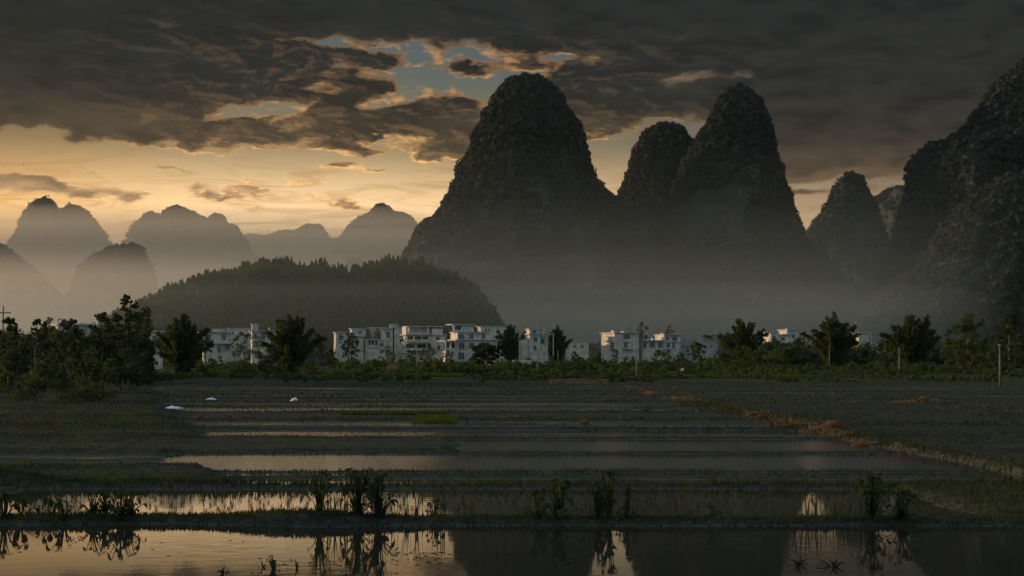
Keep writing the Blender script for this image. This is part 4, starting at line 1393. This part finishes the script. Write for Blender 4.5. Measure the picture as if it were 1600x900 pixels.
# undergrowth along the foot of the village and a treeline far left
def growth(name, pxa, pxb, d0, d1, h0, h1, n, r0, r1, mat, label, seed, T=22, cat='undergrowth'):
    q = np.random.default_rng(seed)
    D = d0 + (d1 - d0) * q.random(n)
    pxs = pxa + (pxb - pxa) * q.random(n)
    x = (pxs - CX) / FPX * D
    hgt = h0 + (h1 - h0) * np.clip(.35 + 2.4 * fbm(x * .16 + seed, D * .09, 4), 0, 1.15)
    if cat == 'undergrowth':
        kp = fbm(x * .14 + seed * 2, D * .05, 3) > .02
        x, D, hgt, n = x[kp], D[kp], hgt[kp], int(kp.sum())
    z = ground_z(x, D) + hgt * q.random(n)
    R = r0 + (r1 - r0) * q.random(n)
    V, F = tri_clumps(np.stack([x, D, z], -1), R, T, seed)
    tag(obj(name, mesh_np(name, V, F, M[mat])), label, cat, None, 'stuff')


growth('undergrowth', 545, 880, 215, 275, .1, 1.5, 1500, .3, .7, 'leaf_dark', 'low green undergrowth below the central white houses', 701)
growth('undergrowth', 870, 1260, 215, 300, .1, 1.4, 1700, .3, .7, 'leaf_dark', 'green hedge-like undergrowth below the right-hand houses', 702)
growth('undergrowth', 180, 560, 175, 215, .1, 1.3, 900, .3, .7, 'leaf', 'dark undergrowth at the foot of the two dark bamboo clumps', 703)
growth('undergrowth', 1230, 1640, 205, 300, .2, 1.6, 1400, .35, .8, 'leaf_dark', 'dark undergrowth under the bamboo clumps at right', 704)
growth('undergrowth', 200, 1500, 310, 415, .2, 2.6, 2600, .5, 1.2, 'leaf', 'garden shrubs and small trees between the village houses', 705)
growth('thicket', -40, 236, 140, 178, 1.0, 7.5, 2400, .35, .8, 'leaf_dark', 'dense dark thicket closing the gaps behind the left grove', 709, 24, 'thicket')
growth('undergrowth', 180, 1640, 152, 212, .0, .7, 2600, .18, .5, 'leaf_dark', 'low weeds over the dry ground before the village trees', 710, 20)
growth('undergrowth', 560, 1260, 195, 240, .1, 1.2, 600, .25, .6, 'crop', 'yellow-green undergrowth along the village edge, coloured as sunlit highlights', 711, 22)  # brighter green clumps standing in for sunlit highlights on the undergrowth
growth('treeline', -60, 330, 480, 560, 4, 14.5, 1900, 1.2, 2.6, 'leaf', 'hazy distant treeline behind the left grove', 706, 22, 'treeline')
growth('treeline', 760, 1640, 560, 700, 2, 9, 2600, 1.3, 2.8, 'leaf', 'dim wood at the foot of the dark peaks behind the village', 707, 20, 'treeline')
growth('treeline', 1190, 1640, 310, 420, 1, 7.0, 1300, 1.0, 2.2, 'leaf_dark', 'dark wood closing the valley at right behind the bamboo', 708, 20, 'treeline')


# ------------------------------------------------------------------ broad-leaved plants on the front bund and in the water
def leaf_plate(w, l, bend, g):
    """a heart-shaped leaf with a folded midrib, 10 triangles"""
    o = [(0, 0), (.32, -.12), (.5, .18), (.42, .55), (.2, .85), (0, 1.05)]
    V = [(0, l * t, -bend * t * t * l) for t in (0, .35, .7, 1.05)]
    F = []
    for s in (-1, 1):
        b = len(V)
        V += [(s * p[0] * w, p[1] * l, abs(p[0]) * w * .25 - bend * max(p[1], 0) ** 2 * l) for p in o[1:5]]
        idx = [b, b + 1, b + 2, b + 3]
        t = [(0, 1, idx[1]), (0, idx[1], idx[0]), (1, idx[2], idx[1]), (1, 2, idx[2]), (2, idx[3], idx[2]), (2, 3, idx[3])]
        F += [q if s > 0 else q[::-1] for q in t]
    return V, F


def taro(px, D, h, n, label, seed, spread=.4, group='broad-leaved plants on the front bund', z=None, lw=.20):
    r = random.Random(seed)
    x = gx(px, D)
    t = empty('taro_plant', (x, D, (gz(x, D) if z is None else z) - .02))
    st = MB()
    for i in range(int(n * 1.6)):
        a = r.random() * 6.283
        f = r.uniform(.2, 1.0)
        q = spread * r.uniform(.1, 1.0) * (1.2 - .5 * f)
        top = Vector((math.cos(a) * q, math.sin(a) * q, h * f))
        st.tube([(top.x * .12, top.y * .12, 0), (top.x * .5, top.y * .5, top.z * .65), top], [.011, .009, .006], 4)
        s = lw * .54 * r.uniform(.4, 1.3)
        V, F = leaf_plate(s, s * 1.25, r.uniform(.15, .5), r)
        m_ = Matrix.Translation(top) @ Matrix.Rotation(a - math.pi / 2 + r.uniform(-.7, .7), 4, 'Z') @ Matrix.Rotation(-r.uniform(.1, 1.15), 4, 'X')
        me = mesh_np('leaf', [m_ @ Vector(v) for v in V], F, M['broad'])
        obj('leaf', me, t)
    st.build('stems', M['broad'], t)
    tag(t, label, 'plant', group)


LEFT_LOW = ['leftmost leafy plant on the front bund, at the frame edge', 'low thin plant second from the left on the front bund', 'lowest of the small plants on the left of the front bund',
            'small plant just right of the lowest one on the front bund', 'leafy plant starting the dense left group on the front bund', 'middle plant of the dense left group on the front bund',
            'tallest plant of the dense left group on the front bund', 'last plant at the right end of the dense left group']
for i, (px, h, n) in enumerate([(12, .55, 12), (38, .40, 8), (84, .36, 8), (104, .44, 10), (148, .50, 13), (166, .56, 13), (192, .62, 15), (206, .52, 12)]):
    taro(px, 25.3 + .3 * (i % 3), h, n, LEFT_LOW[i], 800 + i, .34, 'low plants on the left of the front bund', lw=.17)
taro(500, 25.3, .80, 20, 'narrow leafy plant on the front bund, left of the thick one', 820, .26, lw=.17)
taro(560, 25.4, .86, 26, 'left half of the thickest plant cluster on the front bund', 821, .40)
taro(592, 25.2, .84, 26, 'right half of the thickest plant cluster on the front bund', 822, .40)
taro(680, 25.6, .34, 8, 'small plant at the left foot of the reflected peak', 823, .25, lw=.12)
taro(838, 25.5, .62, 14, 'leafy plant on the front bund inside the tall peak reflection', 824, .42)
taro(872, 25.3, .74, 18, 'dark leafy plant left of the bright reflected saddle', 825, .40)
taro(933, 25.3, .70, 12, 'thin leafy plant in front of the bright reflected saddle', 826, .22, lw=.15)
taro(952, 25.5, .86, 16, 'tall leafy plant in the middle of the bright reflected saddle', 827, .28)
taro(978, 25.3, .62, 10, 'narrow plant at the right side of the bright reflected saddle', 828, .2, lw=.13)
taro(1358, 25.4, .88, 22, 'left one of the two big plants on the bund at right', 829, .38)
taro(1404, 25.2, .66, 16, 'right one of the two big plants on the bund at right', 830, .38)
taro(1112, 25.5, .30, 6, 'little leafy tuft on the bund right of the saddle reflection', 831, .25, lw=.11)
WG = 'small plants standing in the front pool'
taro(430, 20.0, .26, 7, 'small upright plant standing alone in the front pool', 840, .09, WG, 0, .075)
taro(414, 20.2, .14, 3, 'wispy stem in the pool left of the upright plant', 841, .06, WG, 0, .03)
taro(466, 20.1, .16, 3, 'wispy stem in the pool right of the upright plant', 842, .06, WG, 0, .03)
taro(352, 19.6, .12, 5, 'sprawling sprig low in the pool left of the upright plant', 843, .16, WG, 0, .035)
taro(1245, 20.4, .15, 9, 'tangle of bent stems in the pool below the right bund', 844, .34, WG, 0, .05)
taro(1300, 20.2, .13, 8, 'second tangle of bent stems farther right in the pool', 845, .3, WG, 0, .05)

# thin dry stems on the bund, and floating leaves
xs_ = np.concatenate([gx(1, 25.4) * 0 + (np.array([gx(p, 25.4) for p in np.r_[515:545:9j, 600:690:16j, 925:985:10j, 1225:1345:26j, 1060:1090:6j]])) + g.normal(size=67) * .05])
blades('dry_stems', np.repeat(xs_, 3) + g.normal(size=201) * .06, 25.1 + .5 * g.random(201), .20 + .50 * g.random(201), np.full(201, .010), .12, 'grass', 'thin dry stems standing along the front bund', 'stems', 850)
n = 150
fx = np.concatenate([gx(700, 21) + g.normal(size=60) * .5, gx(540, 21) + g.normal(size=50) * .7, -8 + 14 * g.random(40)])
fy = np.concatenate([21.3 + g.normal(size=60) * .5, 20.3 + g.normal(size=50) * .4, 19.3 + 4.6 * g.random(40)])
ang = g.random(n) * 6.28; ss = .012 + .03 * g.random(n)
pts = np.stack([np.stack([fx + np.cos(ang + k_ * 1.257) * ss, fy + np.sin(ang + k_ * 1.257) * ss, np.full(n, .004)], -1) for k_ in range(5)], 1).reshape(-1, 3)
tag(obj('floating_leaves', mesh_np('floating_leaves', pts, np.arange(n * 5).reshape(-1, 5), M['leaf_dark'])), 'fallen leaves and bits floating on the front pool', 'leaves', None, 'stuff')

# ------------------------------------------------------------------ the air
def air(name, me, density, label, g_=.85, col=(.80, .92, 1.0, 1)):
    hm = bpy.data.materials.new(name + '_air')
    hm.use_nodes = True
    k = NT(hm.node_tree); k.n.clear()
    ho = k.new('ShaderNodeOutputMaterial'); pv = k.new('ShaderNodeVolumePrincipled')
    pv.inputs['Color'].default_value = col
    pv.inputs['Density'].default_value = density
    pv.inputs['Anisotropy'].default_value = g_
    k.l.new(pv.outputs[0], ho.inputs['Volume'])
    me.materials.append(hm)
    tag(obj(name, me), label, name.split('_')[0], None, 'stuff')


HAZE_DENSITY = 5.5e-5
air('haze', MB().box(-7000, 7000, -400, 9400, -14, 330).mesh('haze', None), HAZE_DENSITY, 'thin evening haze filling the whole valley')


WARM = (1.0, .90, .76, 1)


def bank(x0, x1, y0, y1, top, density, label, col=(.88, .97, .97, 1)):
    """a level-topped layer of ground mist with rounded sides"""
    nu = 48
    V = []
    lev = [(0.0, -2.0), (.0, top * .86), (.035, top * .97), (.10, top)]
    for q, z in lev:
        for i in range(nu):
            a = 2 * math.pi * i / nu
            ca, sa = math.cos(a), math.sin(a)
            V.append(((x0 + x1) / 2 + (x1 - x0) / 2 * (1 - q) * math.copysign(abs(ca) ** .35, ca), (y0 + y1) / 2 + (y1 - y0) / 2 * (1 - q) * math.copysign(abs(sa) ** .35, sa), z))
    F = [(j * nu + i, j * nu + (i + 1) % nu, (j + 1) * nu + (i + 1) % nu, (j + 1) * nu + i) for j in range(len(lev) - 1) for i in range(nu)]
    F.append(tuple(reversed(range(nu)))); F.append(tuple((len(lev) - 1) * nu + i for i in range(nu)))
    air('mist_bank', mesh_np('mist_bank', V, F), density, label, .45 if col == WARM else .40, col)


bank(-345, 190, 474, 886, 30, .0006, 'lowest and thickest ground mist behind the village roofs')
bank(-350, 195, 473, 887, 42, .0003, 'second layer of ground mist, up to the hill crest')
bank(-355, 200, 472, 888, 58, .00024, 'third layer of ground mist, over the lower cliffs')
bank(-360, 205, 471, 889, 80, .00015, 'thin upper mist halfway up the tall peaks')
bank(-1500, -90, 1080, 1540, 90, .0010, 'ground mist lying before the rounded western knoll', WARM)
bank(-1500, -90, 2020, 2360, 225, .0030, 'warm mist between the knoll and the double peak', WARM)
bank(-1700, -90, 3220, 3460, 300, .0030, 'palest mist before the farthest western ridges', WARM)
bank(-620, -150, 800, 1060, 62, .0012, 'golden mist lying behind the wooded hill', WARM)
